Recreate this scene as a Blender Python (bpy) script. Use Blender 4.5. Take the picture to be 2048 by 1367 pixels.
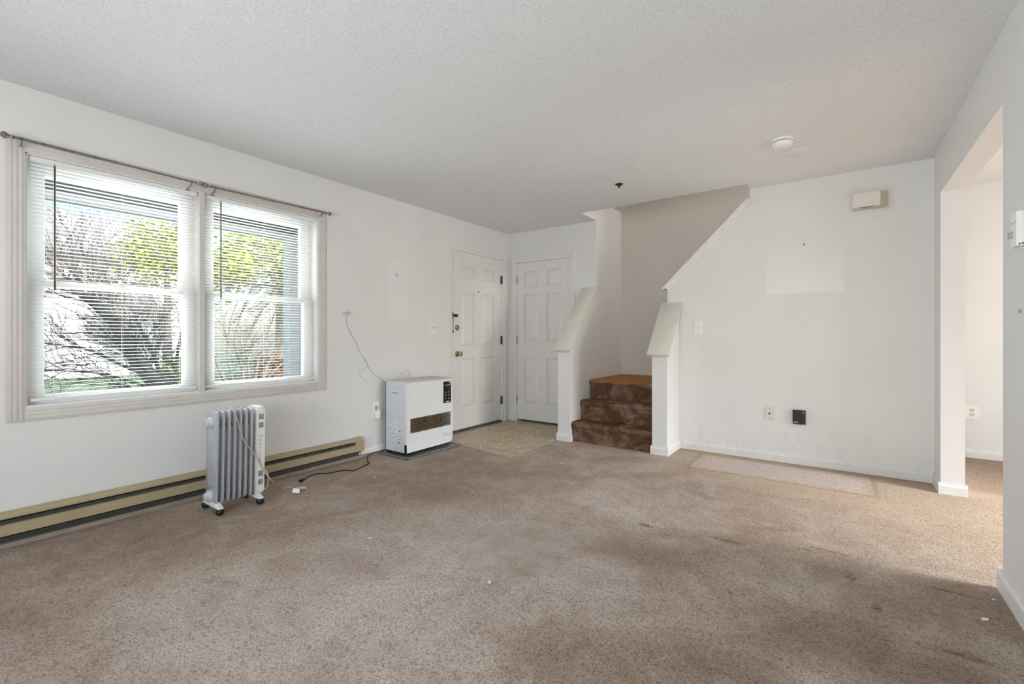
import bpy, bmesh, math, random
from mathutils import Vector, Matrix, Euler

# ------------------------------------------------------------------ clear
for o in list(bpy.data.objects): bpy.data.objects.remove(o, do_unlink=True)
S = bpy.context.scene
C = S.collection
R = math.radians

# ------------------------------------------------------------------ measures (metres)
XL, XR, YB, YC, H = -3.543, 0.576, 4.625, 4.845, 2.44
FPX, CU, CV, CAMZ, YAW = 910.26, 1024.0, 671.13, 1.106, R(35.753)

# ------------------------------------------------------------------ camera
cam = bpy.data.cameras.new('camera'); cam_o = bpy.data.objects.new('camera', cam); C.objects.link(cam_o)
cam.sensor_fit = 'HORIZONTAL'; cam.sensor_width = 36.0; cam.lens = FPX / 2048 * 36
cam.shift_y = -(683.5 - CV) / 2048
cam.clip_start = 0.02; cam.clip_end = 300
cam_o.location = (0, 0, CAMZ); cam_o.rotation_euler = (R(90), 0, YAW)
S.camera = cam_o

# ------------------------------------------------------------------ sky, sun, daylight, exposure
W = bpy.data.worlds.new('sky'); S.world = W; W.use_nodes = True
wn = W.node_tree.nodes; wl = W.node_tree.links; wn.clear()
sky = wn.new('ShaderNodeTexSky'); sky.sky_type = 'NISHITA'; sky.sun_disc = False
sky.sun_elevation = R(42); sky.sun_rotation = R(75); sky.air_density = 1.0; sky.dust_density = 1.2; sky.ozone_density = 1.2
bg = wn.new('ShaderNodeBackground'); bg.inputs[1].default_value = 0.26
wo = wn.new('ShaderNodeOutputWorld'); hs_ = wn.new('ShaderNodeHueSaturation'); hs_.inputs['Saturation'].default_value = 1.0; wl.new(sky.outputs[0], hs_.inputs['Color']); wl.new(hs_.outputs[0], bg.inputs[0]); wl.new(bg.outputs[0], wo.inputs[0])

def sun(direction, strength, color, angle):
    l = bpy.data.lights.new('sun', 'SUN'); l.energy = strength; l.color = color; l.angle = R(angle)
    o = bpy.data.objects.new('sun', l); C.objects.link(o)
    o.rotation_euler = Vector(direction).to_track_quat('-Z', 'Y').to_euler()
sun((-0.83, 0.0, -0.545), 5.5, (1.0, 0.95, 0.86), 1.0)

def area(name, loc, direction, sx, sy, watts, color):
    l = bpy.data.lights.new(name, 'AREA'); l.shape = 'RECTANGLE'; l.size = sx; l.size_y = sy; l.energy = watts; l.color = color
    o = bpy.data.objects.new(name, l); C.objects.link(o); o.location = loc
    o.rotation_euler = Vector(direction).to_track_quat('-Z', 'Z').to_euler()
    return o
# daylight at the front window, patio door and upstairs, plus an added rear fill
area('daylight_patio_door', (4.22, 3.50, 1.05), (-1, 0, 0.0), 1.7, 1.9, 80, (0.95, 0.98, 1.0))
pb = area('daylight_patio_beam', (4.22, 3.50, 1.50), (-1, 0, -0.75), 1.7, 1.2, 42, (0.96, 0.98, 1.0)); pb.data.spread = R(60)
area('fill_rear', (-0.6, -1.97, 1.20), (0, 1, 0.85), 2.2, 1.6, 82, (0.92, 0.97, 1.0))  # fill lamp added behind the camera, tilted up to brighten the ceiling
area('daylight_front_window', (XL - 0.30, 1.3, 1.40), (1, 0, 0.10), 1.62, 1.3, 62, (0.94, 0.975, 1.0))
ul = area('daylight_upstairs', (0.50, 5.02, 3.75), (-1, 0.0, -0.50), 0.6, 0.8, 10, (1.0, 0.93, 0.85)); ul.data.spread = R(110)

S.view_settings.view_transform = 'Standard'; S.view_settings.look = 'None'
S.view_settings.exposure = 0.22; S.view_settings.gamma = 1.0; S.view_settings.use_curve_mapping = False

# ------------------------------------------------------------------ pixel -> point on a plane
FW = Vector((-math.sin(YAW), math.cos(YAW), 0)); RT = Vector((math.cos(YAW), math.sin(YAW), 0)); UP = Vector((0, 0, 1))
def px(u, v, ax, val):
    d = FW + RT * ((u - CU) / FPX) - UP * ((v - CV) / FPX)
    c = Vector((0, 0, CAMZ))
    return c + d * ((val - c[ax]) / d[ax])

# ------------------------------------------------------------------ node helpers
def mat(name):
    m = bpy.data.materials.new(name); m.use_nodes = True
    nt = m.node_tree; b = nt.nodes['Principled BSDF']
    return m, nt, b
def nd(nt, t, **kw):
    n = nt.nodes.new(t)
    for k, v in kw.items(): setattr(n, k, v)
    return n
def lk(nt, a, b): nt.links.new(a, b)
def val(nt, op, a, b=None, c=None, clamp=False):
    n = nd(nt, 'ShaderNodeMath', operation=op, use_clamp=clamp)
    for i, x in enumerate((a, b, c)):
        if x is None: continue
        if isinstance(x, (int, float)): n.inputs[i].default_value = x
        else: lk(nt, x, n.inputs[i])
    return n.outputs[0]
def mixc(nt, f, a, b, mode='MIX'):
    n = nd(nt, 'ShaderNodeMix', data_type='RGBA', blend_type=mode)
    for s, x in ((n.inputs[0], f), (n.inputs[6], a), (n.inputs[7], b)):
        if isinstance(x, (int, float)): s.default_value = x
        elif isinstance(x, tuple): s.default_value = (*x, 1)
        else: lk(nt, x, s)
    return n.outputs[2]
def ramp(nt, f, stops):
    n = nd(nt, 'ShaderNodeValToRGB'); e = n.color_ramp.elements
    while len(e) < len(stops): e.new(0.5)
    for i, (p, c) in enumerate(stops):
        e[i].position = p; e[i].color = (*c, 1) if isinstance(c, tuple) else (c, c, c, 1)
    lk(nt, f, n.inputs[0]); return n.outputs[0]
def coords(nt):
    return nd(nt, 'ShaderNodeNewGeometry').outputs['Position']
def objco(nt): return nd(nt, 'ShaderNodeTexCoord').outputs['Object']
def noise(nt, co, scale, detail=3, rough=0.55, dist=0.0, stretch=None):
    if stretch:
        mp = nd(nt, 'ShaderNodeMapping'); mp.inputs['Scale'].default_value = stretch
        if len(stretch) > 3: pass
        lk(nt, co, mp.inputs[0]); co = mp.outputs[0]
    n = nd(nt, 'ShaderNodeTexNoise'); lk(nt, co, n.inputs['Vector'])
    n.inputs['Scale'].default_value = scale; n.inputs['Detail'].default_value = detail
    n.inputs['Roughness'].default_value = rough; n.inputs['Distortion'].default_value = dist
    return n.outputs[0]
def voro(nt, co, scale, feature='F1'):
    n = nd(nt, 'ShaderNodeTexVoronoi', feature=feature); lk(nt, co, n.inputs['Vector']); n.inputs['Scale'].default_value = scale
    return n.outputs['Distance']
def bump(nt, b, h, strength, dist):
    n = nd(nt, 'ShaderNodeBump'); n.inputs['Strength'].default_value = strength; n.inputs['Distance'].default_value = dist
    lk(nt, h, n.inputs['Height']); lk(nt, n.outputs[0], b.inputs['Normal'])
def sep(nt, co):
    n = nd(nt, 'ShaderNodeSeparateXYZ'); lk(nt, co, n.inputs[0]); return n.outputs
def rect(nt, a, a0, a1, b, b0, b1, soft):
    def side(x, lo, hi):
        p = val(nt, 'DIVIDE', val(nt, 'SUBTRACT', x, lo), soft, clamp=True)
        q = val(nt, 'DIVIDE', val(nt, 'SUBTRACT', hi, x), soft, clamp=True)
        return val(nt, 'MULTIPLY', p, q)
    return val(nt, 'MULTIPLY', side(a, a0, a1), side(b, b0, b1))
def blob(nt, s, x, y, rx, ry):
    dx = val(nt, 'DIVIDE', val(nt, 'SUBTRACT', s[0], x), rx); dy = val(nt, 'DIVIDE', val(nt, 'SUBTRACT', s[1], y), ry)
    d = val(nt, 'ADD', val(nt, 'MULTIPLY', dx, dx), val(nt, 'MULTIPLY', dy, dy))
    return val(nt, 'SUBTRACT', 1.0, d, clamp=True)

def simple(name, col, rough=0.6, metal=0.0, var=0.06, nscale=9.0, bstr=0.0, bscale=200.0, spec=0.4):
    m, nt, b = mat(name); co = objco(nt)
    n = noise(nt, co, nscale, 4)
    lo = tuple(c * (1 - var) for c in col); hi = tuple(min(1, c * (1 + var)) for c in col)
    lk(nt, ramp(nt, n, [(0.3, lo), (0.7, hi)]), b.inputs['Base Color'])
    b.inputs['Roughness'].default_value = rough; b.inputs['Metallic'].default_value = metal
    b.inputs['Specular IOR Level'].default_value = spec
    if bstr: bump(nt, b, noise(nt, co, bscale, 2), bstr, 0.002)
    return m

# ------------------------------------------------------------------ materials
def wall_mat(name, col, marks):
    m, nt, b = mat(name); co = coords(nt); s = sep(nt, co)
    n = noise(nt, co, 2.2, 5); n2 = noise(nt, co, 14, 5, 0.7)
    c = mixc(nt, ramp(nt, n, [(0.35, 0.0), (0.7, 1.0)]), col, tuple(x * 0.965 for x in col))
    sm = ramp(nt, n2, [(0.66, 0.0), (0.8, 0.35)])
    c = mixc(nt, sm, c, tuple(x * 0.88 for x in col))
    c = marks(nt, s, co, c)
    lk(nt, c, b.inputs['Base Color']); b.inputs['Roughness'].default_value = 0.62; b.inputs['Specular IOR Level'].default_value = 0.25
    bump(nt, b, noise(nt, co, 160, 3), 0.10, 0.0015)
    return m
WALLC = (0.80, 0.79, 0.77)
def marks_left(nt, s, co, c):
    wob = val(nt, 'MULTIPLY', val(nt, 'SUBTRACT', noise(nt, co, 9, 3), 0.5), 0.02)
    y = val(nt, 'ADD', s[1], wob)
    # pale print of a plaque with a pointed head that hung beside the door
    peak = val(nt, 'MULTIPLY', val(nt, 'ABSOLUTE', val(nt, 'SUBTRACT', s[1], 2.99)), 0.32)
    z = val(nt, 'ADD', s[2], peak)
    g = rect(nt, y, 2.835, 3.15, z, 1.26, 1.90, 0.02)
    edge = val(nt, 'MULTIPLY', g, val(nt, 'SUBTRACT', 1.0, rect(nt, y, 2.85, 3.135, z, 1.275, 1.885, 0.02)))
    c = mixc(nt, val(nt, 'MULTIPLY', g, 0.4), c, (0.83, 0.825, 0.81))
    c = mixc(nt, val(nt, 'MULTIPLY', edge, 0.28), c, (0.60, 0.56, 0.52))
    g2 = rect(nt, y, 2.93, 3.035, s[2], 1.258, 1.278, 0.006)
    c = mixc(nt, val(nt, 'MULTIPLY', g2, 0.8), c, (0.90, 0.90, 0.88))
    # mottled shade above and beside the heater, painted into the wall colour
    st = rect(nt, y, 2.60, 3.20, s[2], 0.0, 0.80, 0.10)
    c = mixc(nt, val(nt, 'MULTIPLY', st, val(nt, 'MULTIPLY', noise(nt, co, 5, 4), 0.35)), c, (0.52, 0.49, 0.45))
    sc = noise(nt, co, 7, 6, 0.75, 2.5, (1, 1.0, 0.5))
    scr = ramp(nt, sc, [(0.695, 0.0), (0.705, 0.5), (0.72, 0.0)])
    return mixc(nt, val(nt, 'MULTIPLY', scr, 0.35), c, (0.50, 0.46, 0.42))
def marks_back(nt, s, co, c):
    wob = val(nt, 'MULTIPLY', val(nt, 'SUBTRACT', noise(nt, co, 8, 3), 0.5), 0.012)
    x = val(nt, 'ADD', s[0], wob); z = val(nt, 'ADD', s[2], wob)
    g = rect(nt, x, -0.535, 0.03, z, 1.468, 1.93, 0.012)
    fade = val(nt, 'DIVIDE', val(nt, 'SUBTRACT', 1.95, s[2]), 0.45, clamp=True)
    c = mixc(nt, val(nt, 'MULTIPLY', g, val(nt, 'MULTIPLY', fade, 0.8)), c, (0.86, 0.86, 0.85))
    low = val(nt, 'DIVIDE', val(nt, 'SUBTRACT', 0.42, s[2]), 0.3, clamp=True)
    sc = noise(nt, co, 5, 5, 0.7, 3.0, (1.0, 1, 0.6))
    scr = ramp(nt, sc, [(0.575, 0.0), (0.59, 1.0), (0.605, 0.0)])
    c = mixc(nt, val(nt, 'MULTIPLY', val(nt, 'MULTIPLY', scr, low), 0.42), c, (0.38, 0.33, 0.28))
    halo = rect(nt, s[0], 0.05, 0.36, s[2], 2.09, 2.30, 0.03)
    return mixc(nt, val(nt, 'MULTIPLY', halo, 0.4), c, (0.66, 0.62, 0.50))
def marks_none(nt, s, co, c): return c
def marks_right(nt, s, co, c):
    w = nd(nt, 'ShaderNodeTexWave', wave_type='BANDS', bands_direction='Z'); lk(nt, co, w.inputs['Vector'])
    w.inputs['Scale'].default_value = 9.0; w.inputs['Distortion'].default_value = 2.0; w.inputs['Detail'].default_value = 2
    c = mixc(nt, val(nt, 'MULTIPLY', w.outputs[0], 0.06), c, (0.6, 0.6, 0.6))
    n = noise(nt, co, 30, 4, 0.7); return mixc(nt, ramp(nt, n, [(0.70, 0.0), (0.76, 0.35)]), c, (0.5, 0.48, 0.45))
M = {}
M['wall_left'] = wall_mat('paint_left_wall', WALLC, marks_left)
M['wall_back'] = wall_mat('paint_back_wall', WALLC, marks_back)
M['wall'] = wall_mat('paint_wall', WALLC, marks_none)
M['wall_right'] = wall_mat('paint_right_wall', (0.80, 0.79, 0.775), marks_right)
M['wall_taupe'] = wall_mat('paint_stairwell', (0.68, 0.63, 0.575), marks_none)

def ceil_mat():
    m, nt, b = mat('stippled_ceiling'); co = coords(nt)
    v = noise(nt, co, 120, 3, 0.65, 0.6); n1 = noise(nt, co, 1.2, 3)
    c = mixc(nt, ramp(nt, v, [(0.35, 0.0), (0.62, 1.0)]), (0.76, 0.772, 0.785), (0.905, 0.918, 0.932))
    c = mixc(nt, val(nt, 'MULTIPLY', n1, 0.12), c, (0.62, 0.60, 0.57))
    lk(nt, c, b.inputs['Base Color']); b.inputs['Roughness'].default_value = 0.9; b.inputs['Specular IOR Level'].default_value = 0.1
    bump(nt, b, v, 0.6, 0.005)
    return m
M['ceiling'] = ceil_mat()

def carpet_mat():
    m, nt, b = mat('worn_carpet'); co = coords(nt); s = sep(nt, co)
    big = noise(nt, co, 0.9, 4, 0.55, 0.4); mid = noise(nt, co, 3.4, 5, 0.65, 0.8)
    wv = nd(nt, 'ShaderNodeTexNoise'); lk(nt, co, wv.inputs['Vector']); wv.inputs['Scale'].default_value = 60; wv.inputs['Detail'].default_value = 2
    wc = nd(nt, 'ShaderNodeVectorMath', operation='MULTIPLY_ADD'); lk(nt, wv.outputs['Color'], wc.inputs[0]); wc.inputs[1].default_value = (0.012, 0.012, 0.012); lk(nt, co, wc.inputs[2])
    tuft = voro(nt, wc.outputs[0], 135); fib = noise(nt, co, 240, 4, 0.75)
    swirl = noise(nt, co, 62, 5, 0.75, 1.0)
    c = ramp(nt, big, [(0.33, (0.335, 0.262, 0.205)), (0.5, (0.43, 0.352, 0.29)), (0.66, (0.45, 0.385, 0.345))])
    c = mixc(nt, ramp(nt, mid, [(0.40, 0.0), (0.66, 0.75)]), c, (0.29, 0.205, 0.15))
    c = mixc(nt, ramp(nt, mid, [(0.30, 0.65), (0.45, 0.0)]), c, (0.50, 0.435, 0.385))
    # yellow-tan pile by opening and back wall, with the adjoining room's light painted in
    bl = val(nt, 'ADD', blob(nt, s, 1.3, 4.1, 2.2, 1.5), blob(nt, s, -0.3, 4.5, 1.6, 0.9), clamp=True)
    c = mixc(nt, val(nt, 'MULTIPLY', bl, 0.75), c, (0.54, 0.425, 0.31))
    # pale trodden track across the middle, brown soiled areas, dents
    brk = ramp(nt, noise(nt, co, 7, 5, 0.7, 0.6), [(0.33, 0.25), (0.6, 1.0)])
    for (x, y, rx, ry, a) in ((-1.53, 1.75, 0.85, 0.9, 0.75), (-1.5, 1.1, 0.7, 0.45, 0.6), (-0.75, 1.85, 0.45, 0.35, 0.55), (-2.05, 0.75, 0.6, 0.35, 0.5), (-0.2, 2.4, 0.4, 0.2, 0.3), (-1.3, 2.7, 0.8, 0.5, 0.35)):
        c = mixc(nt, val(nt, 'MULTIPLY', val(nt, 'MULTIPLY', blob(nt, s, x, y, rx, ry), brk), a), c, (0.60, 0.545, 0.515))
    for (x, y, rx, ry, a) in ((-2.96, 0.9, 0.55, 0.4, 0.65), (-3.3, 0.6, 0.45, 0.45, 0.6), (-2.75, 0.35, 0.55, 0.32, 0.5), (-2.6, 2.5, 0.6, 0.6, 0.6), (-2.0, 3.0, 0.7, 0.35, 0.45),
                              (-3.1, 2.0, 0.35, 0.6, 0.5), (-0.62, 1.36, 0.42, 0.3, 0.75), (0.1, 2.05, 0.32, 0.2, 0.75), (-0.34, 1.62, 0.36, 0.16, 0.7), (-0.2, 2.0, 0.36, 0.2, 0.5),
                              (0.36, 1.95, 0.35, 0.35, 0.7), (0.45, 2.6, 0.3, 0.25, 0.45), (-0.85, 2.25, 0.35, 0.2, 0.4), (-1.9, 1.35, 0.25, 0.15, 0.35), (-2.9, 3.0, 0.4, 0.3, 0.5)):
        c = mixc(nt, val(nt, 'MULTIPLY', val(nt, 'MULTIPLY', blob(nt, s, x, y, rx, ry), brk), a), c, (0.225, 0.148, 0.105))
    dent = None
    for (x, y, rx, ry) in ((0.36, 2.19, 0.10, 0.022), (0.125, 2.371, 0.022, 0.05), (0.39, 2.705, 0.10, 0.012), (-0.373, 2.137, 0.022, 0.014), (-0.06, 2.85, 0.12, 0.010), (-0.50, 2.672, 0.11, 0.018),
                           (-0.923, 2.611, 0.06, 0.035), (0.04, 2.60, 0.03, 0.05), (-0.16, 2.80, 0.06, 0.010), (0.30, 2.45, 0.05, 0.01)):
        w = blob(nt, s, x, y, rx, ry); dent = w if dent is None else val(nt, 'MAXIMUM', dent, w)
    dent = val(nt, 'MULTIPLY', dent, ramp(nt, noise(nt, co, 45, 2), [(0.4, 0.1), (0.55, 1.0)]))
    c = mixc(nt, val(nt, 'MULTIPLY', dent, 0.75), c, (0.11, 0.065, 0.04))
    smooth = blob(nt, s, -1.42, 1.95, 0.42, 0.35)
    # dirt line along the skirting
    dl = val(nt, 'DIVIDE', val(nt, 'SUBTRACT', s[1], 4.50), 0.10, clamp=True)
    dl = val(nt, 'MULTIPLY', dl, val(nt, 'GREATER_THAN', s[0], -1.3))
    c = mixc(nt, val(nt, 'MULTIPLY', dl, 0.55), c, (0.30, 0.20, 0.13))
    # print left by a piece of furniture
    wob = val(nt, 'MULTIPLY', val(nt, 'SUBTRACT', noise(nt, co, 18, 3), 0.5), 0.03)
    x = val(nt, 'ADD', s[0], wob); y = val(nt, 'ADD', s[1], wob)
    o1 = rect(nt, x, -1.08, 0.23, y, 3.97, 4.53, 0.015); o2 = rect(nt, x, -1.04, 0.20, y, 4.00, 4.505, 0.015)
    i1 = rect(nt, x, -0.99, 0.155, y, 4.04, 4.47, 0.02)
    c = mixc(nt, val(nt, 'MULTIPLY', o1, 0.6), c, (0.34, 0.25, 0.175))
    c = mixc(nt, val(nt, 'MULTIPLY', o2, 0.8), c, (0.56, 0.47, 0.39))
    c = mixc(nt, val(nt, 'MULTIPLY', i1, 0.8), c, (0.56, 0.485, 0.45))
    # seams and dents
    pile = val(nt, 'ADD', val(nt, 'MULTIPLY', tuft, 0.45), val(nt, 'MULTIPLY', swirl, 0.85))
    pm = ramp(nt, pile, [(0.40, 0.0), (0.88, 1.0)])
    pm = mixc(nt, val(nt, 'MULTIPLY', smooth, 0.7), pm, (0.55, 0.55, 0.55))
    c = mixc(nt, 1.0, c, ramp(nt, pm, [(0.0, 1.28), (0.5, 1.02), (1.0, 0.50)]), 'MULTIPLY')
    c = mixc(nt, 0.75, c, ramp(nt, fib, [(0.3, 0.66), (0.7, 1.32)]), 'MULTIPLY')
    c = mixc(nt, 1.0, c, (1.175, 1.125, 1.08), 'MULTIPLY')
    lk(nt, c, b.inputs['Base Color']); b.inputs['Roughness'].default_value = 0.95; b.inputs['Specular IOR Level'].default_value = 0.08
    b.inputs['Sheen Weight'].default_value = 0.15; b.inputs['Sheen Roughness'].default_value = 0.5
    h = val(nt, 'ADD', val(nt, 'MULTIPLY', pile, -1.0), val(nt, 'MULTIPLY', fib, 0.4))
    h = val(nt, 'ADD', h, val(nt, 'MULTIPLY', mid, 1.6))
    h = val(nt, 'SUBTRACT', h, val(nt, 'MULTIPLY', dent, 1.5))
    bump(nt, b, h, 0.75, 0.012)
    return m
M['carpet'] = carpet_mat()
def stair_carpet_mat():
    m, nt, b = mat('stair_carpet'); co = coords(nt)
    n = noise(nt, co, 4.5, 6, 0.7, 0.8); f = noise(nt, co, 170, 3, 0.7); n2 = noise(nt, co, 9, 4, 0.6, 0.5)
    c = ramp(nt, n, [(0.33, (0.075, 0.038, 0.020)), (0.5, (0.17, 0.096, 0.056)), (0.64, (0.31, 0.215, 0.165))])
    c = mixc(nt, ramp(nt, n2, [(0.55, 0.0), (0.75, 0.6)]), c, (0.055, 0.028, 0.016))
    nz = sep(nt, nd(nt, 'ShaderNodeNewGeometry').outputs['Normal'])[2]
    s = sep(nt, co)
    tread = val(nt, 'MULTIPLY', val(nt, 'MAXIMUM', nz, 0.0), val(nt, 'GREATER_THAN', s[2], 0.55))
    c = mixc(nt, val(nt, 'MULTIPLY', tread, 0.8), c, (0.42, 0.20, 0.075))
    c = mixc(nt, 0.6, c, ramp(nt, f, [(0.3, 0.7), (0.7, 1.25)]), 'MULTIPLY')
    lk(nt, c, b.inputs['Base Color']); b.inputs['Roughness'].default_value = 0.95; b.inputs['Specular IOR Level'].default_value = 0.08
    bump(nt, b, val(nt, 'ADD', f, noise(nt, co, 60, 3)), 0.5, 0.006)
    return m
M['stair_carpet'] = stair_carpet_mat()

M['trim'] = simple('white_trim', (0.80, 0.79, 0.77), 0.45, var=0.03)
M['casing'] = simple('cream_casing', (0.68, 0.64, 0.595), 0.45, var=0.04)
M['vinyl_frame'] = simple('white_vinyl', (0.86, 0.86, 0.85), 0.35, var=0.02)
M['door'] = simple('door_paint', (0.80, 0.775, 0.75), 0.4, var=0.02)
M['cap'] = simple('knee_wall_cap', (0.72, 0.69, 0.61), 0.5, var=0.05, nscale=10)
M['slat'] = simple('blind_slat', (0.86, 0.86, 0.84), 0.4, var=0.02)
M['cord_white'] = simple('white_cord', (0.80, 0.78, 0.74), 0.6)
M['wire'] = simple('pale_wire', (0.62, 0.60, 0.56), 0.6)
M['wand'] = simple('brown_wand', (0.10, 0.055, 0.035), 0.3)
M['nickel'] = simple('aged_nickel', (0.30, 0.27, 0.24), 0.28, 0.9, var=0.25, nscale=60)
M['brass'] = simple('tarnished_brass', (0.40, 0.30, 0.17), 0.3, 0.9, var=0.25, nscale=70)
M['bronze'] = simple('dark_bronze', (0.045, 0.032, 0.025), 0.4, 0.5)
M['hinge'] = simple('dark_hinge', (0.09, 0.07, 0.055), 0.4, 0.7)
M['hinge_painted'] = simple('painted_hinge', (0.40, 0.37, 0.34), 0.5, 0.2)
M['almond'] = simple('almond_enamel', (0.44, 0.36, 0.22), 0.45, var=0.08, nscale=5)
M['almond_dark'] = simple('heater_shade', (0.10, 0.095, 0.085), 0.6, 0.3, var=0.25, nscale=30)
M['strip'] = simple('taupe_strip', (0.34, 0.29, 0.235), 0.6, var=0.1)
M['rad'] = simple('radiator_enamel', (0.50, 0.515, 0.545), 0.30, 0.3, var=0.03)
M['knob_grey'] = simple('grey_knob', (0.60, 0.62, 0.65), 0.35, 0.1, var=0.02)
M['rad_plastic'] = simple('radiator_plastic', (0.80, 0.80, 0.79), 0.4, var=0.02)
M['black'] = simple('black_plastic', (0.012, 0.012, 0.013), 0.35, var=0.2)
M['dark'] = simple('dark_slot', (0.035, 0.034, 0.032), 0.7)
M['beige_cord'] = simple('beige_cord', (0.56, 0.46, 0.36), 0.55)
M['black_cord'] = simple('black_cord', (0.02, 0.017, 0.015), 0.5)
M['paper'] = simple('white_paper', (0.88, 0.88, 0.87), 0.7)
M['clear_plug'] = simple('translucent_plug', (0.55, 0.53, 0.50), 0.25)
M['heater_white'] = simple('heater_enamel', (0.82, 0.83, 0.84), 0.3, var=0.015)
M['heater_side'] = simple('heater_side_enamel', (0.72, 0.75, 0.80), 0.3, 0.1, var=0.02)
M['heater_top'] = simple('heater_dusty_top', (0.72, 0.68, 0.62), 0.7, var=0.10, nscale=18)
M['grille'] = simple('brown_grille', (0.26, 0.19, 0.125), 0.4, 0.5, var=0.12)
M['grille_grey'] = simple('grey_grille', (0.33, 0.31, 0.29), 0.4, 0.5, var=0.1)
M['tray'] = simple('metal_tray', (0.30, 0.32, 0.31), 0.45, 0.5, var=0.12)
M['plate'] = simple('white_plate', (0.86, 0.85, 0.83), 0.35, var=0.015)
M['plate_ivory'] = simple('ivory_plate', (0.74, 0.70, 0.60), 0.4, var=0.03)
M['chime_face'] = simple('chime_cover', (0.80, 0.745, 0.70), 0.5, var=0.03)
M['chime_side'] = simple('chime_yellowed', (0.60, 0.545, 0.45), 0.5, var=0.06)
M['grey_print'] = simple('grey_print', (0.42, 0.42, 0.42), 0.7)
M['vinyl_joint'] = simple('vinyl_joint', (0.74, 0.67, 0.53), 0.5, var=0.06)
STONES = [simple('vinyl_stone_%s' % n, c, 0.42, var=0.12, nscale=16) for n, c in
          (('tan', (0.46, 0.375, 0.25)), ('beige', (0.51, 0.42, 0.285)), ('sand', (0.49, 0.385, 0.265)), ('straw', (0.535, 0.44, 0.29)))]
def label_mat():
    m, nt, b = mat('printed_label'); co = objco(nt)
    n = noise(nt, co, 34, 4, 0.7, 0.3, (0.45, 0.45, 3.2))
    lk(nt, ramp(nt, n, [(0.42, (0.60, 0.61, 0.63)), (0.52, (0.82, 0.83, 0.85))]), b.inputs['Base Color']); b.inputs['Roughness'].default_value = 0.5
    return m
M['label'] = label_mat()
def glass_mat():
    m, nt, b = mat('window_glass'); nt.nodes.remove(b)
    out = nt.nodes['Material Output']; t = nd(nt, 'ShaderNodeBsdfTransparent'); g = nd(nt, 'ShaderNodeBsdfGlossy')
    t.inputs[0].default_value = (0.95, 0.965, 0.96, 1); g.inputs['Roughness'].default_value = 0.02
    fr = nd(nt, 'ShaderNodeFresnel'); fr.inputs[0].default_value = 1.35
    mx = nd(nt, 'ShaderNodeMixShader'); lk(nt, val(nt, 'MULTIPLY', fr.outputs[0], 0.6), mx.inputs[0])
    lk(nt, t.outputs[0], mx.inputs[1]); lk(nt, g.outputs[0], mx.inputs[2]); lk(nt, mx.outputs[0], out.inputs[0])
    return m
M['glass'] = glass_mat()
# outdoors
M['bark'] = simple('grey_bark', (0.26, 0.235, 0.215), 0.9, var=0.35, nscale=20, bstr=0.5, bscale=40)
M['twig'] = simple('twig_bark', (0.24, 0.205, 0.185), 0.9, var=0.3, nscale=30)
M['leaf_yellow'] = simple('yellow_green_leaves', (0.46, 0.50, 0.10), 0.6, var=0.35, nscale=1.2)
M['leaf_green'] = simple('green_leaves', (0.22, 0.34, 0.09), 0.6, var=0.35, nscale=1.2)
M['leaf_rust'] = simple('rust_leaves', (0.36, 0.22, 0.12), 0.6, var=0.35, nscale=1.2)
M['grass'] = simple('lawn', (0.25, 0.32, 0.20), 0.9, var=0.35, nscale=2.5)
M['siding'] = simple('white_siding', (0.80, 0.80, 0.80), 0.6, var=0.04)
M['shingle'] = simple('pale_shingles', (0.36, 0.35, 0.36), 0.9, var=0.2, nscale=8)
M['far_pane'] = simple('far_window_pane', (0.10, 0.13, 0.17), 0.1)
M['beam'] = simple('grey_porch_beam', (0.17, 0.19, 0.20), 0.7, var=0.1)
M['soffit'] = simple('dark_soffit', (0.10, 0.11, 0.11), 0.8, var=0.1)
M['porch_white'] = simple('porch_white', (0.80, 0.79, 0.80), 0.5, var=0.03)
M['porch_floor'] = simple('porch_concrete', (0.42, 0.41, 0.39), 0.9, var=0.1)

# ------------------------------------------------------------------ mesh helpers
def B(): return bmesh.new()
def box(bm, x0, x1, y0, y1, z0, z1, bev=0.0, seg=2):
    if x0 > x1: x0, x1 = x1, x0
    if y0 > y1: y0, y1 = y1, y0
    if z0 > z1: z0, z1 = z1, z0
    v = [bm.verts.new(p) for p in ((x0,y0,z0),(x1,y0,z0),(x1,y1,z0),(x0,y1,z0),(x0,y0,z1),(x1,y0,z1),(x1,y1,z1),(x0,y1,z1))]
    f = [bm.faces.new([v[i] for i in q]) for q in ((0,3,2,1),(4,5,6,7),(0,1,5,4),(1,2,6,5),(2,3,7,6),(3,0,4,7))]
    if bev:
        es = set(e for q in f for e in q.edges)
        bmesh.ops.bevel(bm, geom=list(es), offset=bev, segments=seg, affect='EDGES', profile=0.5)
def bx(*a, **k):
    bm = B(); box(bm, *a, **k); return bm
def prism(bm, pts, ax, a0, a1, bev=0.0, seg=2):
    """polygon given in the two axes other than ax, extruded from a0 to a1 along ax"""
    def P(p, a):
        q = list(p); q.insert(ax, a); return q
    A = [bm.verts.new(P(p, a0)) for p in pts]; Z = [bm.verts.new(P(p, a1)) for p in pts]
    n = len(pts); fs = [bm.faces.new(A), bm.faces.new(Z[::-1])]
    for i in range(n): fs.append(bm.faces.new((A[(i+1) % n], A[i], Z[i], Z[(i+1) % n])))
    if bev:
        es = set(e for f in fs for e in f.edges)
        bmesh.ops.bevel(bm, geom=list(es), offset=bev, segments=seg, affect='EDGES', profile=0.5)
    bmesh.ops.recalc_face_normals(bm, faces=bm.faces)
def frame_for(d):
    d = d.normalized(); a = Vector((0, 0, 1)) if abs(d.z) < 0.9 else Vector((1, 0, 0))
    x = d.cross(a).normalized(); return x, d.cross(x).normalized()
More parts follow.
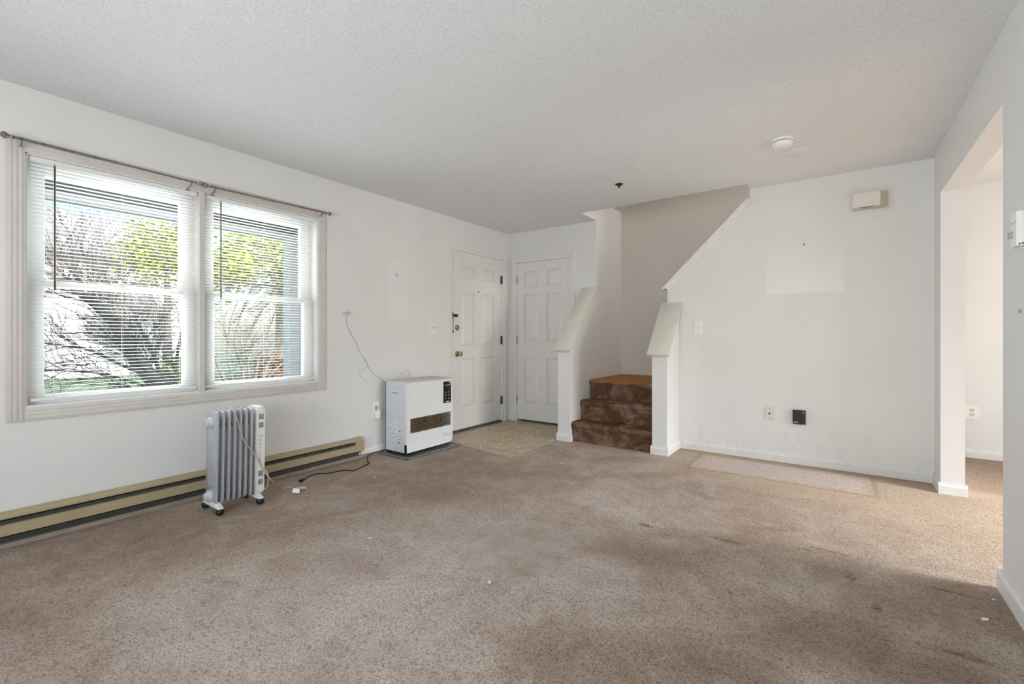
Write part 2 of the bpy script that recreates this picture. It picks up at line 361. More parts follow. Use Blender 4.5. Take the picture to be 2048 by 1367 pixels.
def tube(bm, pts, r, sides=8, cap=True):
    pts = [Vector(p) for p in pts]; rings = []
    for i, p in enumerate(pts):
        d = (pts[min(i+1, len(pts)-1)] - pts[max(i-1, 0)])
        x, y = frame_for(d); rr = r[i] if isinstance(r, (list, tuple)) else r
        rings.append([bm.verts.new(p + (x * math.cos(t) + y * math.sin(t)) * rr) for t in [2 * math.pi * k / sides for k in range(sides)]])
    for a, b in zip(rings, rings[1:]):
        for k in range(sides): bm.faces.new((a[k], a[(k+1) % sides], b[(k+1) % sides], b[k]))
    if cap: bm.faces.new(rings[0][::-1]); bm.faces.new(rings[-1])
def curve_pts(pts, n=8):
    """Catmull-Rom through pts"""
    P = [Vector(p) for p in pts]; P = [P[0] * 2 - P[1]] + P + [P[-1] * 2 - P[-2]]; out = []
    for i in range(1, len(P) - 2):
        for k in range(n):
            t = k / n; a, b, c, d = P[i-1], P[i], P[i+1], P[i+2]
            out.append(0.5 * ((2*b) + (c - a) * t + (2*a - 5*b + 4*c - d) * t*t + (3*b - a - 3*c + d) * t**3))
    return out + [P[-2]]
def lathe(bm, prof, origin, axis='z', n=24):
    """prof: (radius, height) pairs"""
    rings = []
    for r, h in prof:
        ring = []
        for k in range(n):
            t = 2 * math.pi * k / n; a, b = r * math.cos(t), r * math.sin(t)
            p = {'z': (a, b, h), 'y': (a, h, b), 'x': (h, a, b)}[axis]
            ring.append(bm.verts.new(Vector(origin) + Vector(p)))
        rings.append(ring)
    for a, b in zip(rings, rings[1:]):
        for k in range(n): bm.faces.new((a[k], a[(k+1) % n], b[(k+1) % n], b[k]))
    bm.faces.new(rings[0][::-1]); bm.faces.new(rings[-1])
    bmesh.ops.recalc_face_normals(bm, faces=bm.faces)
def mk(name, bm, m, parent=None, smooth=False, off=None):
    me = bpy.data.meshes.new(name); bmesh.ops.recalc_face_normals(bm, faces=bm.faces)
    if off is not None: bmesh.ops.translate(bm, verts=bm.verts, vec=-Vector(off))
    bm.to_mesh(me); bm.free()
    me.materials.append(m if not isinstance(m, str) else M[m])
    o = bpy.data.objects.new(name, me); C.objects.link(o)
    if smooth:
        for p in me.polygons: p.use_smooth = True
        me.set_sharp_from_angle(angle=R(40))
    if parent is not None: o.parent = parent
    elif off is not None: o.location = off
    return o
def tag(o, label, cat, group=None):
    o['label'] = label; o['category'] = cat
    if group: o['group'] = group
    return o
def thing(name, label, cat, loc=(0, 0, 0), group=None):
    o = bpy.data.objects.new(name, None); C.objects.link(o); o.location = loc; o.empty_display_size = 0.05
    return tag(o, label, cat, group)
class T:
    """a thing at a base point whose parts are built in world coordinates"""
    def __init__(s, name, label, cat, loc, group=None):
        s.o = thing(name, label, cat, loc, group); s.loc = Vector(loc)
    def part(s, name, bm, m, smooth=False, under=None):
        o = mk(name, bm, m, under if under is not None else s.o, smooth, off=s.loc); o.location = (0, 0, 0); return o
def struct(name, bm, m, label=None):
    o = mk(name, bm, m); o['kind'] = 'structure'
    if label: o['label'] = label
    return o
def sroot(name, label, loc):
    t = T(name, label, 'setting', loc); del t.o['category']; t.o['kind'] = 'structure'; return t

# ================================================================== THE SETTING
# floors
bm = B()
VY = lambda x: 3.47 + (x + 3.25) * (3.354 - 3.47) / (-2.437 + 3.25)        # carpet edge in front of the entry
def slab(bm, pts, z0, z1): prism(bm, pts, 2, z0, z1)
slab(bm, [(XL - 0.1, -2.0), (-2.435, -2.0), (-2.435, VY(-2.435)), (XL - 0.1, VY(XL - 0.1))], -0.12, 0)
slab(bm, [(-2.435, -2.0), (4.3, -2.0), (4.3, 4.85), (-2.435, 4.85)], -0.12, 0)
slab(bm, [(0.40, 4.85), (4.3, 4.85), (4.3, 5.95), (0.40, 5.95)], -0.12, 0)
struct('floor', bm, 'carpet', 'worn taupe carpet over the living room floor')
# printed vinyl at the entry, one stone at a time
ent = sroot('floor_entry', 'tan sheet vinyl with printed flagstones at the front door', (-3.0, 4.1, 0))
bm = B(); slab(bm, [(XL - 0.1, VY(XL - 0.1)), (-2.435, VY(-2.435)), (-2.435, 5.70), (XL - 0.1, 5.70)], -0.12, -0.0025)
ent.part('joint_sheet', bm, 'vinyl_joint')
random.seed(5)
sites = []
for i in range(9):
    for j in range(12):
        sites.append((XL + 0.06 + i * 0.137 + random.uniform(-0.058, 0.058), 3.36 + j * 0.135 + random.uniform(-0.058, 0.058)))
def clip(poly, nx, ny, d):
    out = []
    for i in range(len(poly)):
        a, b = poly[i], poly[(i+1) % len(poly)]
        da, db = a[0]*nx + a[1]*ny - d, b[0]*nx + b[1]*ny - d
        if da <= 0: out.append(a)
        if da * db < 0:
            t = da / (da - db); out.append((a[0] + (b[0]-a[0])*t, a[1] + (b[1]-a[1])*t))
    return out
for i, (sx, sy) in enumerate(sites):
    poly = [(XL, VY(XL) + 0.012), (-2.447, VY(-2.447) + 0.012), (-2.447, YC - 0.002), (XL, YC - 0.002)]
    for j, (tx, ty) in enumerate(sites):
        if i == j: continue
        nx, ny = tx - sx, ty - sy; L = math.hypot(nx, ny)
        if L > 0.6: continue
        nx, ny = nx / L, ny / L
        poly = clip(poly, nx, ny, nx * (sx + tx) / 2 + ny * (sy + ty) / 2 - 0.0058)
        if len(poly) < 3: break
    if len(poly) < 3: continue
    bm = B(); prism(bm, poly, 2, -0.003, -0.0005)
    ent.part('stone', bm, STONES[random.randrange(4)])

# ceilings
bm = B(); T2 = 2.70
box(bm, XL - 0.15, XR + 0.13, -2.0, 4.46, H, T2)
box(bm, XL - 0.15, -2.291, 4.46, YC + 0.12, H, T2)
box(bm, -0.66, XR + 0.13, 4.46, YB + 0.12, H, T2); box(bm, XL - 0.15, -2.42, YC + 0.12, 5.70, H, T2)
struct('ceiling', bm, 'ceiling', 'white stippled ceiling')
struct('ceiling_adjoining', bx(XR + 0.124, 4.35, -2.0, 5.95, 2.478, T2), 'wall', 'smooth ceiling of the adjoining room')

# left wall with window and door holes
WY0, WY1, WZ0, WZ1 = 0.455, 2.137, 0.722, 2.09
DY0, DY1, DZ1 = 3.762, 4.70, 2.083
bm = B(); X0 = XL - 0.15
box(bm, X0, XL, -2.0, WY0, 0, H); box(bm, X0, XL, WY0, WY1, 0, WZ0); box(bm, X0, XL, WY0, WY1, WZ1, H)
box(bm, X0, XL, WY1, DY0, 0, H); box(bm, X0, XL, DY0, DY1, DZ1, H); box(bm, X0, XL, DY1, 5.70, 0, H)
struct('wall_left', bm, 'wall_left', 'off-white wall with the window and front door')
# closet wall
CX0, CX1, CZ1 = -3.418, -2.623, 2.053
bm = B()
box(bm, XL, CX0, YC, YC + 0.12, 0, H); box(bm, CX0, CX1, YC, YC + 0.12, CZ1, H); box(bm, CX1, -2.42, YC, YC + 0.12, 0, H)
struct('wall_closet', bm, 'wall', 'short wall holding the closet door')
struct('wall_closet_inside', bx(XL, -2.42, 5.60, 5.70, 0, H), 'wall')
# stairwell
bm = B()
box(bm, -2.42, -2.285, YC, YC + 0.12, 0, H); box(bm, -2.42, -2.285, YC + 0.12, 5.58, 0, 2.69); box(bm, -2.291, -2.285, 4.46, YC + 0.12, H, 2.69)
struct('wall_stair_left', bm, 'wall', 'pale side wall of the stairwell')
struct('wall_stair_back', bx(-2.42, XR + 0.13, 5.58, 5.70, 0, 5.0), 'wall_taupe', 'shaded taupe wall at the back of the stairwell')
bm = B(); prism(bm, [(-2.42, 2.69), (-2.285, 2.69), (0.20, 4.40), (0.75, 4.40), (0.75, 4.55), (-2.42, 4.55)], 1, 4.46, 5.58)
struct('ceiling_stairwell', bm, 'wall', 'sloping ceiling over the stairs')
bm = B(); box(bm, -2.42, XR + 0.13, 4.34, 4.46, T2, 5.0)
box(bm, XR, XR + 0.124, YB + 0.12, 5.58, 0, 5.0); box(bm, XR, XR + 0.124, 4.46, YB + 0.12, T2, 5.0)
struct('wall_stair_upper', bm, 'wall')
# back wall with its 45 degree top edge beside the stairs
bm = B(); prism(bm, [(-1.404, 0.0), (XR, 0.0), (XR, H), (-0.666, H), (-0.666, 2.345), (-1.404, 1.607)], 1, YB, YB + 0.12)
struct('wall_back', bm, 'wall_back', 'off-white wall with a sloping top beside the stairs')
# right wall with the wide opening
OY0, OY1, OZ = 2.852, 4.36, 2.115
bm = B(); box(bm, XR, XR + 0.124, -2.0, OY0, 0, H + 0.1); box(bm, XR, XR + 0.124, OY0, OY1, OZ, H + 0.1); box(bm, XR, XR + 0.124, OY1, YB + 0.12, 0, H + 0.1)
struct('wall_right', bm, 'wall_right', 'white wall with a wide cased opening')
# adjoining room and the wall behind the camera, with the patio opening and a made-up rear one
struct('wall_adjoining_back', bx(XR + 0.124, 4.35, 5.8, 5.92, 0, 2.5), 'wall', 'bright end wall of the adjoining room')
bm = B(); box(bm, 4.2, 4.32, -2.0, 2.6, 0, 2.5); box(bm, 4.2, 4.32, 4.4, 5.92, 0, 2.5); box(bm, 4.2, 4.32, 2.6, 4.4, 2.1, 2.5)
struct('wall_adjoining_side', bm, 'wall')
bm = B(); box(bm, XL - 0.15, -1.75, -2.0, -1.88, 0, 2.5); box(bm, 0.55, 4.32, -2.0, -1.88, 0, 2.5)
box(bm, -1.75, 0.55, -2.0, -1.88, 0, 0.4); box(bm, -1.75, 0.55, -2.0, -1.88, 2.1, 2.5)
struct('wall_rear', bm, 'wall')

# knee walls beside the steps
def knee(side, x0, x1, y0, y1, z0, z1, label):
    t = sroot('wall_knee_' + side, label, ((x0 + x1) / 2, y0, 0))
    bm = B(); prism(bm, [(y0, 0), (y1, 0), (y1, z1), (y0, z0)], 0, x0, x1); t.part('wall_body', bm, 'wall')
    s = (z1 - z0) / (y1 - y0); n = Vector((-s, 1)).normalized() * 0.03
    e = 0.028
    p0 = (y0 - e, z0 - e * s); p1 = (y1, z1)
    bm = B(); prism(bm, [p0, p1, (p1[0], p1[1] + 0.03 * math.hypot(1, s)), (p0[0] + n.x, p0[1] + n.y)], 0, x0 - 0.036, x1 + 0.016 if side == 'left' else x1 + 0.03, 0.004)
    t.part('cap', bm, 'cap', True)
    return t
def base_profile(bm, run, ax, a0, a1, inward, h=0.078, t=0.013):
    """skirting along axis ax between a0..a1 whose back sits at `run` on the other axis"""
    s = inward
    pr = [(run, 0), (run + s*t, 0), (run + s*t, h*0.72), (run + s*t*0.55, h*0.86), (run + s*t*0.45, h), (run, h)]
    prism(bm, pr, ax, a0, a1)
kl = knee('left', -2.428, -2.285, 4.205, YC, 0.965, 1.635, 'white knee wall with sloped cap between closet door and steps')
kr = knee('right', -1.430, -1.290, 4.235, YB, 0.945, 1.395, 'white knee wall with sloped cap beside the light switch')
bm = B(); base_profile(bm, 4.205, 0, -2.441, -2.272, -1); base_profile(bm, -2.428, 1, 4.205, 4.30, -1); base_profile(bm, -2.285, 1, 4.205, 4.245, 1)
kl.part('skirting', bm, 'trim')
bm = B(); base_profile(bm, 4.235, 0, -1.443, -1.277, -1); base_profile(bm, -1.290, 1, 4.235, YB - 0.013, 1); base_profile(bm, -1.430, 1, 4.235, 4.25, -1)
kr.part('skirting', bm, 'trim')
# skirtings
bm = B(); base_profile(bm, YB, 0, -1.29, XR, -1); struct('baseboard_back', bm, 'wall_back')
bm = B(); base_profile(bm, XR, 1, OY1, YB, -1); base_profile(bm, OY1, 0, XR - 0.013, XR + 0.137, -1)
base_profile(bm, XR, 1, -2.0, OY0, -1, 0.095, 0.016); base_profile(bm, OY0, 0, XR - 0.016, XR + 0.14, 1, 0.095, 0.016)
struct('baseboard_right', bm, 'trim')
bm = B(); base_profile(bm, 5.8, 0, XR + 0.13, 4.2, -1); struct('baseboard_adjoining', bm, 'trim')
bm = B(); base_profile(bm, XL, 1, 2.56, 3.69, 1); struct('baseboard_left', bm, 'trim')
bm = B(); box(bm, XL, XL + 0.032, -1.9, 2.62, 0, 0.028, 0.004); struct('trim_1', bm, 'strip', 'taupe floor strip under the baseboard heater')
bm = B(); box(bm, XL + 0.013, XL + 0.030, 2.62, 2.80, 0, 0.026, 0.004); struct('trim_2', bm, 'strip')
# moulded trim along the sloping wall edge
def slope_strip(bm, o0, o1, y0, y1, ext0=0.042, ext1=0.0):
    k = math.sqrt(0.5); nx, nz = -k, k
    a = Vector((-1.404 - ext0 * k, 1.607 - ext0 * k)); b = Vector((-0.666 + ext1 * k, 2.345 + ext1 * k))
    pts = [(a.x + nx*o0, a.y + nz*o0), (b.x + nx*o0, b.y + nz*o0), (b.x + nx*o1, b.y + nz*o1), (a.x + nx*o1, a.y + nz*o1)]
    prism(bm, pts, 1, y0, y1)
tr = sroot('trim_3', 'white moulded trim climbing the sloping wall edge', (-1.4, YB, 1.6))
bm = B(); slope_strip(bm, 0.0, 0.018, YB - 0.030, YB + 0.145, 0.05); tr.part('cap', bm, 'trim')
bm = B(); slope_strip(bm, -0.022, 0.0, YB - 0.020, YB, 0.03); slope_strip(bm, -0.044, -0.022, YB - 0.011, YB, 0.025); tr.part('moulding', bm, 'trim')

# ------------------------------------------------------------------ window
w = sroot('window_1', 'twin double-hung window in a cream fluted casing', (XL, 1.3, 0.7))
def casing_piece(y0, y1, z0, z1, vert):
    bm = B(); box(bm, XL, XL + 0.012, y0, y1, z0, z1, 0.002)
    n = 3
    for k in range(n):
        if vert:
            a = y0 + (y1 - y0) * (0.14 + 0.27 * k); box(bm, XL + 0.008, XL + 0.0148, a, a + (y1 - y0) * 0.19, z0 + 0.004, z1 - 0.004, 0.0025)
        else:
            a = z0 + (z1 - z0) * (0.14 + 0.27 * k); box(bm, XL + 0.008, XL + 0.0148, y0 + 0.004, y1 - 0.004, a, a + (z1 - z0) * 0.19, 0.0025)
    return bm
CW = 0.072
w.part('casing', casing_piece(WY0 - CW, WY0, WZ0 - CW, WZ1 + 0.072, True), 'casing', True)
w.part('casing', casing_piece(WY1, WY1 + CW, WZ0 - CW, WZ1 + 0.072, True), 'casing', True)
w.part('casing', casing_piece(WY0, WY1, WZ1, WZ1 + 0.072, False), 'casing', True)
w.part('casing', casing_piece(WY0, WY1, WZ0 - CW, WZ0, False), 'casing', True)
JX = XL - 0.145
bm = B(); box(bm, JX, XL + 0.004, WY0 - 0.004, WY0 + 0.006, WZ0, WZ1); box(bm, JX, XL + 0.004, WY1 - 0.006, WY1 + 0.004, WZ0, WZ1)
box(bm, JX, XL + 0.004, WY0, WY1, WZ1 - 0.006, WZ1 + 0.004); box(bm, JX, XL + 0.006, WY0, WY1, WZ0 - 0.004, WZ0 + 0.008)
w.part('jamb', bm, 'vinyl_frame')
w.part('mullion', bx(JX, XL + 0.010, 1.270, 1.303, WZ0, WZ1, 0.002), 'casing')
ZM = 1.39
def sash(y0, y1, z0, z1, xo, xi, st, top, bot, name):
    bm = B(); box(bm, xo, xi, y0, y0 + st, z0, z1, 0.003); box(bm, xo, xi, y1 - st, y1, z0, z1, 0.003)
    box(bm, xo, xi, y0 + st - 0.002, y1 - st + 0.002, z1 - top, z1, 0.003); box(bm, xo, xi, y0 + st - 0.002, y1 - st + 0.002, z0, z0 + bot, 0.003)
    s = w.part(name, bm, 'vinyl_frame', True)
    xm = (xo + xi) / 2
    w.part('pane', bx(xm - 0.002, xm + 0.002, y0 + st, y1 - st, z0 + bot, z1 - top), 'glass', under=s)
    return s
for (a, b, gl, gr, ur) in ((WY0 + 0.006, 1.270, 0.535, 1.197, 1.173), (1.303, WY1 - 0.006, 1.388, 2.050, 2.021)):
    st = gl - a
    sash(a, b, ZM - 0.005, WZ1 - 0.006, XL - 0.125, XL - 0.092, st + 0.008, 0.078, 0.034, 'upper_sash')
    s = sash(a, b, WZ0 + 0.008, ZM + 0.022, XL - 0.088, XL - 0.055, st, 0.036, 0.046, 'lower_sash')
    ym = (a + b) / 2
    bm = B(); box(bm, XL - 0.085, XL - 0.05, ym - 0.03, ym + 0.03, ZM + 0.020, ZM + 0.032, 0.004); box(bm, XL - 0.075, XL - 0.045, ym - 0.006, ym + 0.022, ZM + 0.030, ZM + 0.042, 0.004)
    w.part('sash_lock', bm, 'vinyl_frame', True, under=s)

# ------------------------------------------------------------------ doors
def six_panel(t, u0, u1, zb, zt, axis, face, outw, panels, m, thick=0.04):
    """slab spanning u0..u1 on the wall axis; face = coordinate of its room side; outw = +1/-1 towards the room"""
    def bxx(bm, a0, a1, d0, d1, z0, z1, bev=0.0):
        p, q = face + outw * d0, face + outw * d1
        if axis == 'y': box(bm, p, q, a0, a1, z0, z1, bev)
        else: box(bm, a0, a1, p, q, z0, z1, bev)
    # slab with sunk panel fields: stiles, rails and a thin core
    us = sorted({u0, u1} | {p[0] for p in panels} | {p[1] for p in panels}); zs = sorted({zb, zt} | {p[2] for p in panels} | {p[3] for p in panels})
    bm = B(); bxx(bm, u0, u1, -thick, -0.014, zb, zt)
    for i in range(len(us) - 1):
        for j in range(len(zs) - 1):
            cu, cz = (us[i] + us[i+1]) / 2, (zs[j] + zs[j+1]) / 2
            if any(p[0] < cu < p[1] and p[2] < cz < p[3] for p in panels): continue
            bxx(bm, us[i], us[i+1], -0.0145, 0.0, zs[j], zs[j+1])
    bmesh.ops.remove_doubles(bm, verts=bm.verts, dist=1e-5)
    s = t.part('slab', bm, m)
    for p in panels:
        bm = B(); e = 0.034
        A = [(p[0]+0.009, p[2]+0.009), (p[1]-0.009, p[2]+0.009), (p[1]-0.009, p[3]-0.009), (p[0]+0.009, p[3]-0.009)]
        Bp = [(p[0]+e, p[2]+e), (p[1]-e, p[2]+e), (p[1]-e, p[3]-e), (p[0]+e, p[3]-e)]
        def V(a, d): return bm.verts.new((face + outw*d, a[0], a[1]) if axis == 'y' else (a[0], face + outw*d, a[1]))
        lo = [V(a, -0.0145) for a in A]; mid = [V(a, -0.0125) for a in A]; hi = [V(a, -0.0015) for a in Bp]
        bm.faces.new(hi)
        for k in range(4):
            bm.faces.new((lo[k], lo[(k+1) % 4], mid[(k+1) % 4], mid[k])); bm.faces.new((mid[k], mid[(k+1) % 4], hi[(k+1) % 4], hi[k]))
        t.part('panel', bm, m, under=s)
    return s
def casing_door(t, a0, a1, zt, o0, o1, ot, axis, wall, outw, m):
    def bxx(bm, p0, p1, d0, d1, z0, z1, bev=0.002):
        p, q = wall + outw*d0, wall + outw*d1
        if axis == 'y': box(bm, p, q, p0, p1, z0, z1, bev)
        else: box(bm, p0, p1, p, q, z0, z1, bev)
    for (x0, x1, flip) in ((o0, a0, 1), (a1, o1, -1)):
        bm = B(); bxx(bm, x0, x1, 0, 0.010, 0, ot)
        if flip == 1: bxx(bm, x0, x0 + (x1-x0)*0.45, 0.009, 0.017, 0, ot)
        else: bxx(bm, x1 - (x1-x0)*0.45, x1, 0.009, 0.017, 0, ot)
        t.part('casing', bm, m)
    bm = B(); bxx(bm, a0, a1, 0, 0.010, zt, ot); bxx(bm, a0, a1, 0.009, 0.017, zt + (ot-zt)*0.55, ot); t.part('casing', bm, m)
    bm = B(); bxx(bm, a0, a0 + 0.006, -0.12, 0.004, 0, zt, 0); bxx(bm, a1 - 0.006, a1, -0.12, 0.004, 0, zt, 0); bxx(bm, a0, a1, -0.12, 0.004, zt - 0.006, zt, 0)
    t.part('jamb', bm, m)
d1 = sroot('door_1', 'white six-panel front door with brass locks', (XL, 4.23, 0))
pn = [(3.935, 4.165, 1.772, 1.920), (4.315, 4.545, 1.772, 1.920), (3.935, 4.165, 0.985, 1.612), (4.315, 4.545, 0.985, 1.612), (3.935, 4.165, 0.275, 0.838), (4.315, 4.545, 0.275, 0.838)]
casing_door(d1, DY0, DY1, DZ1, 3.709, 4.778, 2.150, 'y', XL, 1, 'door')
s1 = six_panel(d1, 3.769, 4.693, 0.030, 2.0765, 'y', XL - 0.010, 1, pn, 'door')
d1.part('threshold', bx(XL - 0.14, XL + 0.006, DY0, DY1, -0.002, 0.016, 0.003), 'almond_dark')
for z in (1.823, 1.05, 0.280):
    bm = B(); box(bm, XL - 0.004, XL + 0.002, 4.676, 4.706, z - 0.052, z + 0.052); tube(bm, [(XL + 0.006, 4.694, z - 0.054), (XL + 0.006, 4.694, z + 0.054)], 0.006, 8)
    d1.part('hinge', bm, 'hinge')
bm = B(); lathe(bm, [(0.030, 0.0), (0.031, 0.006), (0.026, 0.014), (0.019, 0.017)], (XL - 0.01, 3.856, 1.198), 'x'); box(bm, XL + 0.004, XL + 0.024, 3.851, 3.861, 1.182, 1.214, 0.003)
d1.part('deadbolt', bm, 'brass', True, under=s1)
bm = B(); lathe(bm, [(0.034, 0.0), (0.034, 0.005), (0.024, 0.012), (0.012, 0.016), (0.011, 0.032), (0.020, 0.038), (0.028, 0.050), (0.027, 0.062), (0.016, 0.070)], (XL - 0.01, 3.856, 0.901), 'x')
d1.part('knob', bm, 'brass', True, under=s1)
bm = B(); lathe(bm, [(0.009, 0.0), (0.009, 0.004), (0.005, 0.006)], (XL - 0.01, 4.238, 1.634), 'x', 12); d1.part('peephole', bm, 'bronze', True, under=s1)
bm = B(); box(bm, XL - 0.01, XL - 0.002, 3.782, 3.868, 1.322, 1.352, 0.003); box(bm, XL - 0.004, XL + 0.002, 3.790, 3.858, 1.333, 1.341, 0.001)
d1.part('chain_track', bm, 'bronze', under=s1)
bm = B(); box(bm, XL + 0.010, XL + 0.016, 3.752, 3.772, 1.310, 1.372, 0.002); d1.part('chain_plate', bm, 'brass')
bm = B()
for k in range(15):
    z = 1.312 - k * 0.0105; bmesh.ops.create_uvsphere(bm, u_segments=6, v_segments=4, radius=0.0045, matrix=Matrix.Translation((XL + 0.021, 3.762 + 0.002 * (k % 2), z)))
bmesh.ops.create_uvsphere(bm, u_segments=8, v_segments=6, radius=0.009, matrix=Matrix.Translation((XL + 0.021, 3.763, 1.152)))
d1.part('chain', bm, 'bronze', True)

d2 = sroot('door_2', 'white six-panel closet door with painted hinges', (-3.02, YC, 0))
pc = [(-3.300, -3.090, 1.722, 1.932), (-2.960, -2.750, 1.722, 1.932), (-3.300, -3.090, 1.028, 1.630), (-2.960, -2.750, 1.028, 1.630), (-3.300, -3.090, 0.245, 0.830), (-2.960, -2.750, 0.245, 0.830)]
casing_door(d2, CX0, CX1, CZ1, -3.480, -2.559, 2.120, 'x', YC, -1, 'door')
six_panel(d2, -3.410, -2.631, 0.030, 2.045, 'x', YC + 0.008, -1, pc, 'door')
for z in (1.823, 1.06, 0.285):
    bm = B(); box(bm, -3.432, -3.402, YC - 0.003, YC + 0.004, z - 0.048, z + 0.048); tube(bm, [(-3.414, YC - 0.004, z - 0.05), (-3.414, YC - 0.004, z + 0.05)], 0.006, 8)
    d2.part('hinge', bm, 'hinge_painted')

# ------------------------------------------------------------------ steps
st = T('staircase', 'brown carpeted steps rising to a landing between two knee walls', 'stairs', (-1.86, 4.27, 0))
def step(y0, z0, z1, y1):
    bm = B()
    r = 0.032; n = 7; prof = [(y0 + 0.030, z0)]
    prof += [(y0 + 0.022, z1 - 0.075)]
    for k in range(n + 1):
        a = math.pi + 0.35 - k * (math.pi / 2 + 0.35) / n
        prof.append((y0 + r + math.cos(a) * r, z1 - r + math.sin(a) * r))
    prof += [(y1, z1), (y1, z0)]
    prism(bm, prof, 0, -2.283, -1.432)
    return bm
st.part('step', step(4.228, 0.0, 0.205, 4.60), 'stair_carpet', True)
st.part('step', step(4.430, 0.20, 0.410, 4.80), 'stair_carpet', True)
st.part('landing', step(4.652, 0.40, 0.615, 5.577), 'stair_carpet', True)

# ================================================================== THINGS AT THE WINDOW
def slat_mesh(y0, y1):
    bm = B(); L = y1 - y0; pts = []
    for k in range(5):
        t = (k / 4 - 0.5); pts.append((t * 0.024, 0.0016 * (1 - (2*t)**2)))
    top = [[bm.verts.new((p[0], y, p[1] + 0.0002)) for p in pts] for y in (-L/2, L/2)]
    bot = [[bm.verts.new((p[0], y, p[1] - 0.0002)) for p in pts] for y in (-L/2, L/2)]
    for k in range(4):
        bm.faces.new((top[0][k], top[0][k+1], top[1][k+1], top[1][k])); bm.faces.new((bot[0][k], bot[1][k], bot[1][k+1], bot[0][k+1]))
    bm.faces.new((top[0][0], top[1][0], bot[1][0], bot[0][0])); bm.faces.new((top[0][4], bot[0][4], bot[1][4], top[1][4]))
    me = bpy.data.meshes.new('slat'); bm.to_mesh(me); bm.free(); me.materials.append(M['slat']); return me
def blind(y0, y1, wand_y, cord_y, label):
    xc = XL - 0.026; zt = 2.083
    t = T('venetian_blind', label, 'blind', (xc, (y0 + y1) / 2, zt), 'mini blinds in the window')
    t.part('headrail', bx(xc - 0.013, xc + 0.014, y0, y1, zt - 0.028, zt, 0.002), 'slat')
    me = slat_mesh(y0 + 0.004, y1 - 0.004)
    z = zt - 0.044; n = 0
    while z > 0.772:
        o = bpy.data.objects.new('slat', me); C.objects.link(o); o.parent = t.o
        o.location = (0, 0, z - zt); o.rotation_euler = (0, R(-4 + random.uniform(-2, 2)), R(random.uniform(-0.05, 0.05))); z -= 0.0206; n += 1
    t.part('bottom_rail', bx(xc - 0.012, xc + 0.012, y0 + 0.003, y1 - 0.003, 0.748, 0.764, 0.003), 'slat')
    for f in (0.12, 0.5, 0.88):
        y = y0 + (y1 - y0) * f; bm = B()
        for dx in (-0.0125, 0.0125): tube(bm, [(xc + dx, y, zt - 0.028), (xc + dx, y, 0.758)], 0.0007, 4)
        t.part('ladder_cord', bm, 'cord_white')
    bm = B(); tube(bm, [(xc + 0.020, wand_y, zt - 0.035), (xc + 0.022, wand_y, 1.36)], 0.0042, 6); tube(bm, [(xc + 0.010, wand_y, zt - 0.020), (xc + 0.020, wand_y, zt - 0.035)], 0.0025, 6)
    t.part('wand', bm, 'wand', True)
    bm = B(); tube(bm, curve_pts([(xc + 0.016, cord_y, zt - 0.025), (xc + 0.018, cord_y + 0.003, 1.6), (xc + 0.018, cord_y, 1.08)], 6), 0.0013, 5)
    tube(bm, curve_pts([(xc + 0.016, cord_y + 0.012, zt - 0.025), (xc + 0.018, cord_y + 0.012, 1.6), (xc + 0.018, cord_y + 0.014, 0.98)], 6), 0.0013, 5)
    c = t.part('lift_cord', bm, 'cord_white')
    for (yy, zz) in ((cord_y, 1.08), (cord_y + 0.014, 0.98)):
        bm = B(); lathe(bm, [(0.002, 0.0), (0.005, -0.012), (0.006, -0.03), (0.003, -0.033)], (xc + 0.018, yy, zz), 'z', 8); t.part('tassel', bm, 'cord_white', True, under=c)
random.seed(11)
blind(0.474, 1.264, 0.570, 1.215, 'white mini blind with brown wand in the window nearer the camera')
blind(1.309, 2.126, 1.409, 2.075, 'white mini blind with brown wand in the window nearer the front door')

def rod(y0, y1, za, zb, label, end0, end1):
    x = XL + 0.066
    t = T('curtain_rod', label, 'curtain rod', (XL, y0, za), 'curtain rods over the window')
    bm = B(); tube(bm, [(x, y0, za), (x, y1, zb)], 0.0062, 10); t.part('rod', bm, 'nickel', True)
    bm = B(); tube(bm, [(x, y0, za), (x, (y0+y1)/2, (za+zb)/2)], 0.0078, 10); t.part('rod_sleeve', bm, 'nickel', True)
    for (y, z, big) in ((y0, za, end0), (y1, zb, end1)):
        d = -1 if y == y0 else 1
        bm = B(); lathe(bm, [(0.004, 0), (0.008, d*0.006), (0.005, d*0.012), (0.012, d*0.020), (0.017 * big, d*0.032), (0.012, d*0.044), (0.003, d*0.048)], (x, y, z), 'y', 14)
        t.part('finial', bm, 'nickel', True)
        bm = B(); yy = y - d * 0.03
        tube(bm, curve_pts([(XL + 0.004, yy, z - 0.024), (XL + 0.035, yy, z - 0.026), (x, yy, z - 0.008), (x + 0.010, yy, z + 0.004)], 5), 0.0042, 8)
        box(bm, XL, XL + 0.005, yy - 0.012, yy + 0.012, z - 0.045, z - 0.005, 0.002)
        t.part('bracket', bm, 'nickel', True)
rod(0.405, 1.235, 2.137, 2.124, 'thin nickel curtain rod over the window nearer the camera', 1.15, 0.8)
rod(1.318, 2.175, 2.122, 2.131, 'thin nickel curtain rod over the window nearer the front door', 1.0, 1.0)

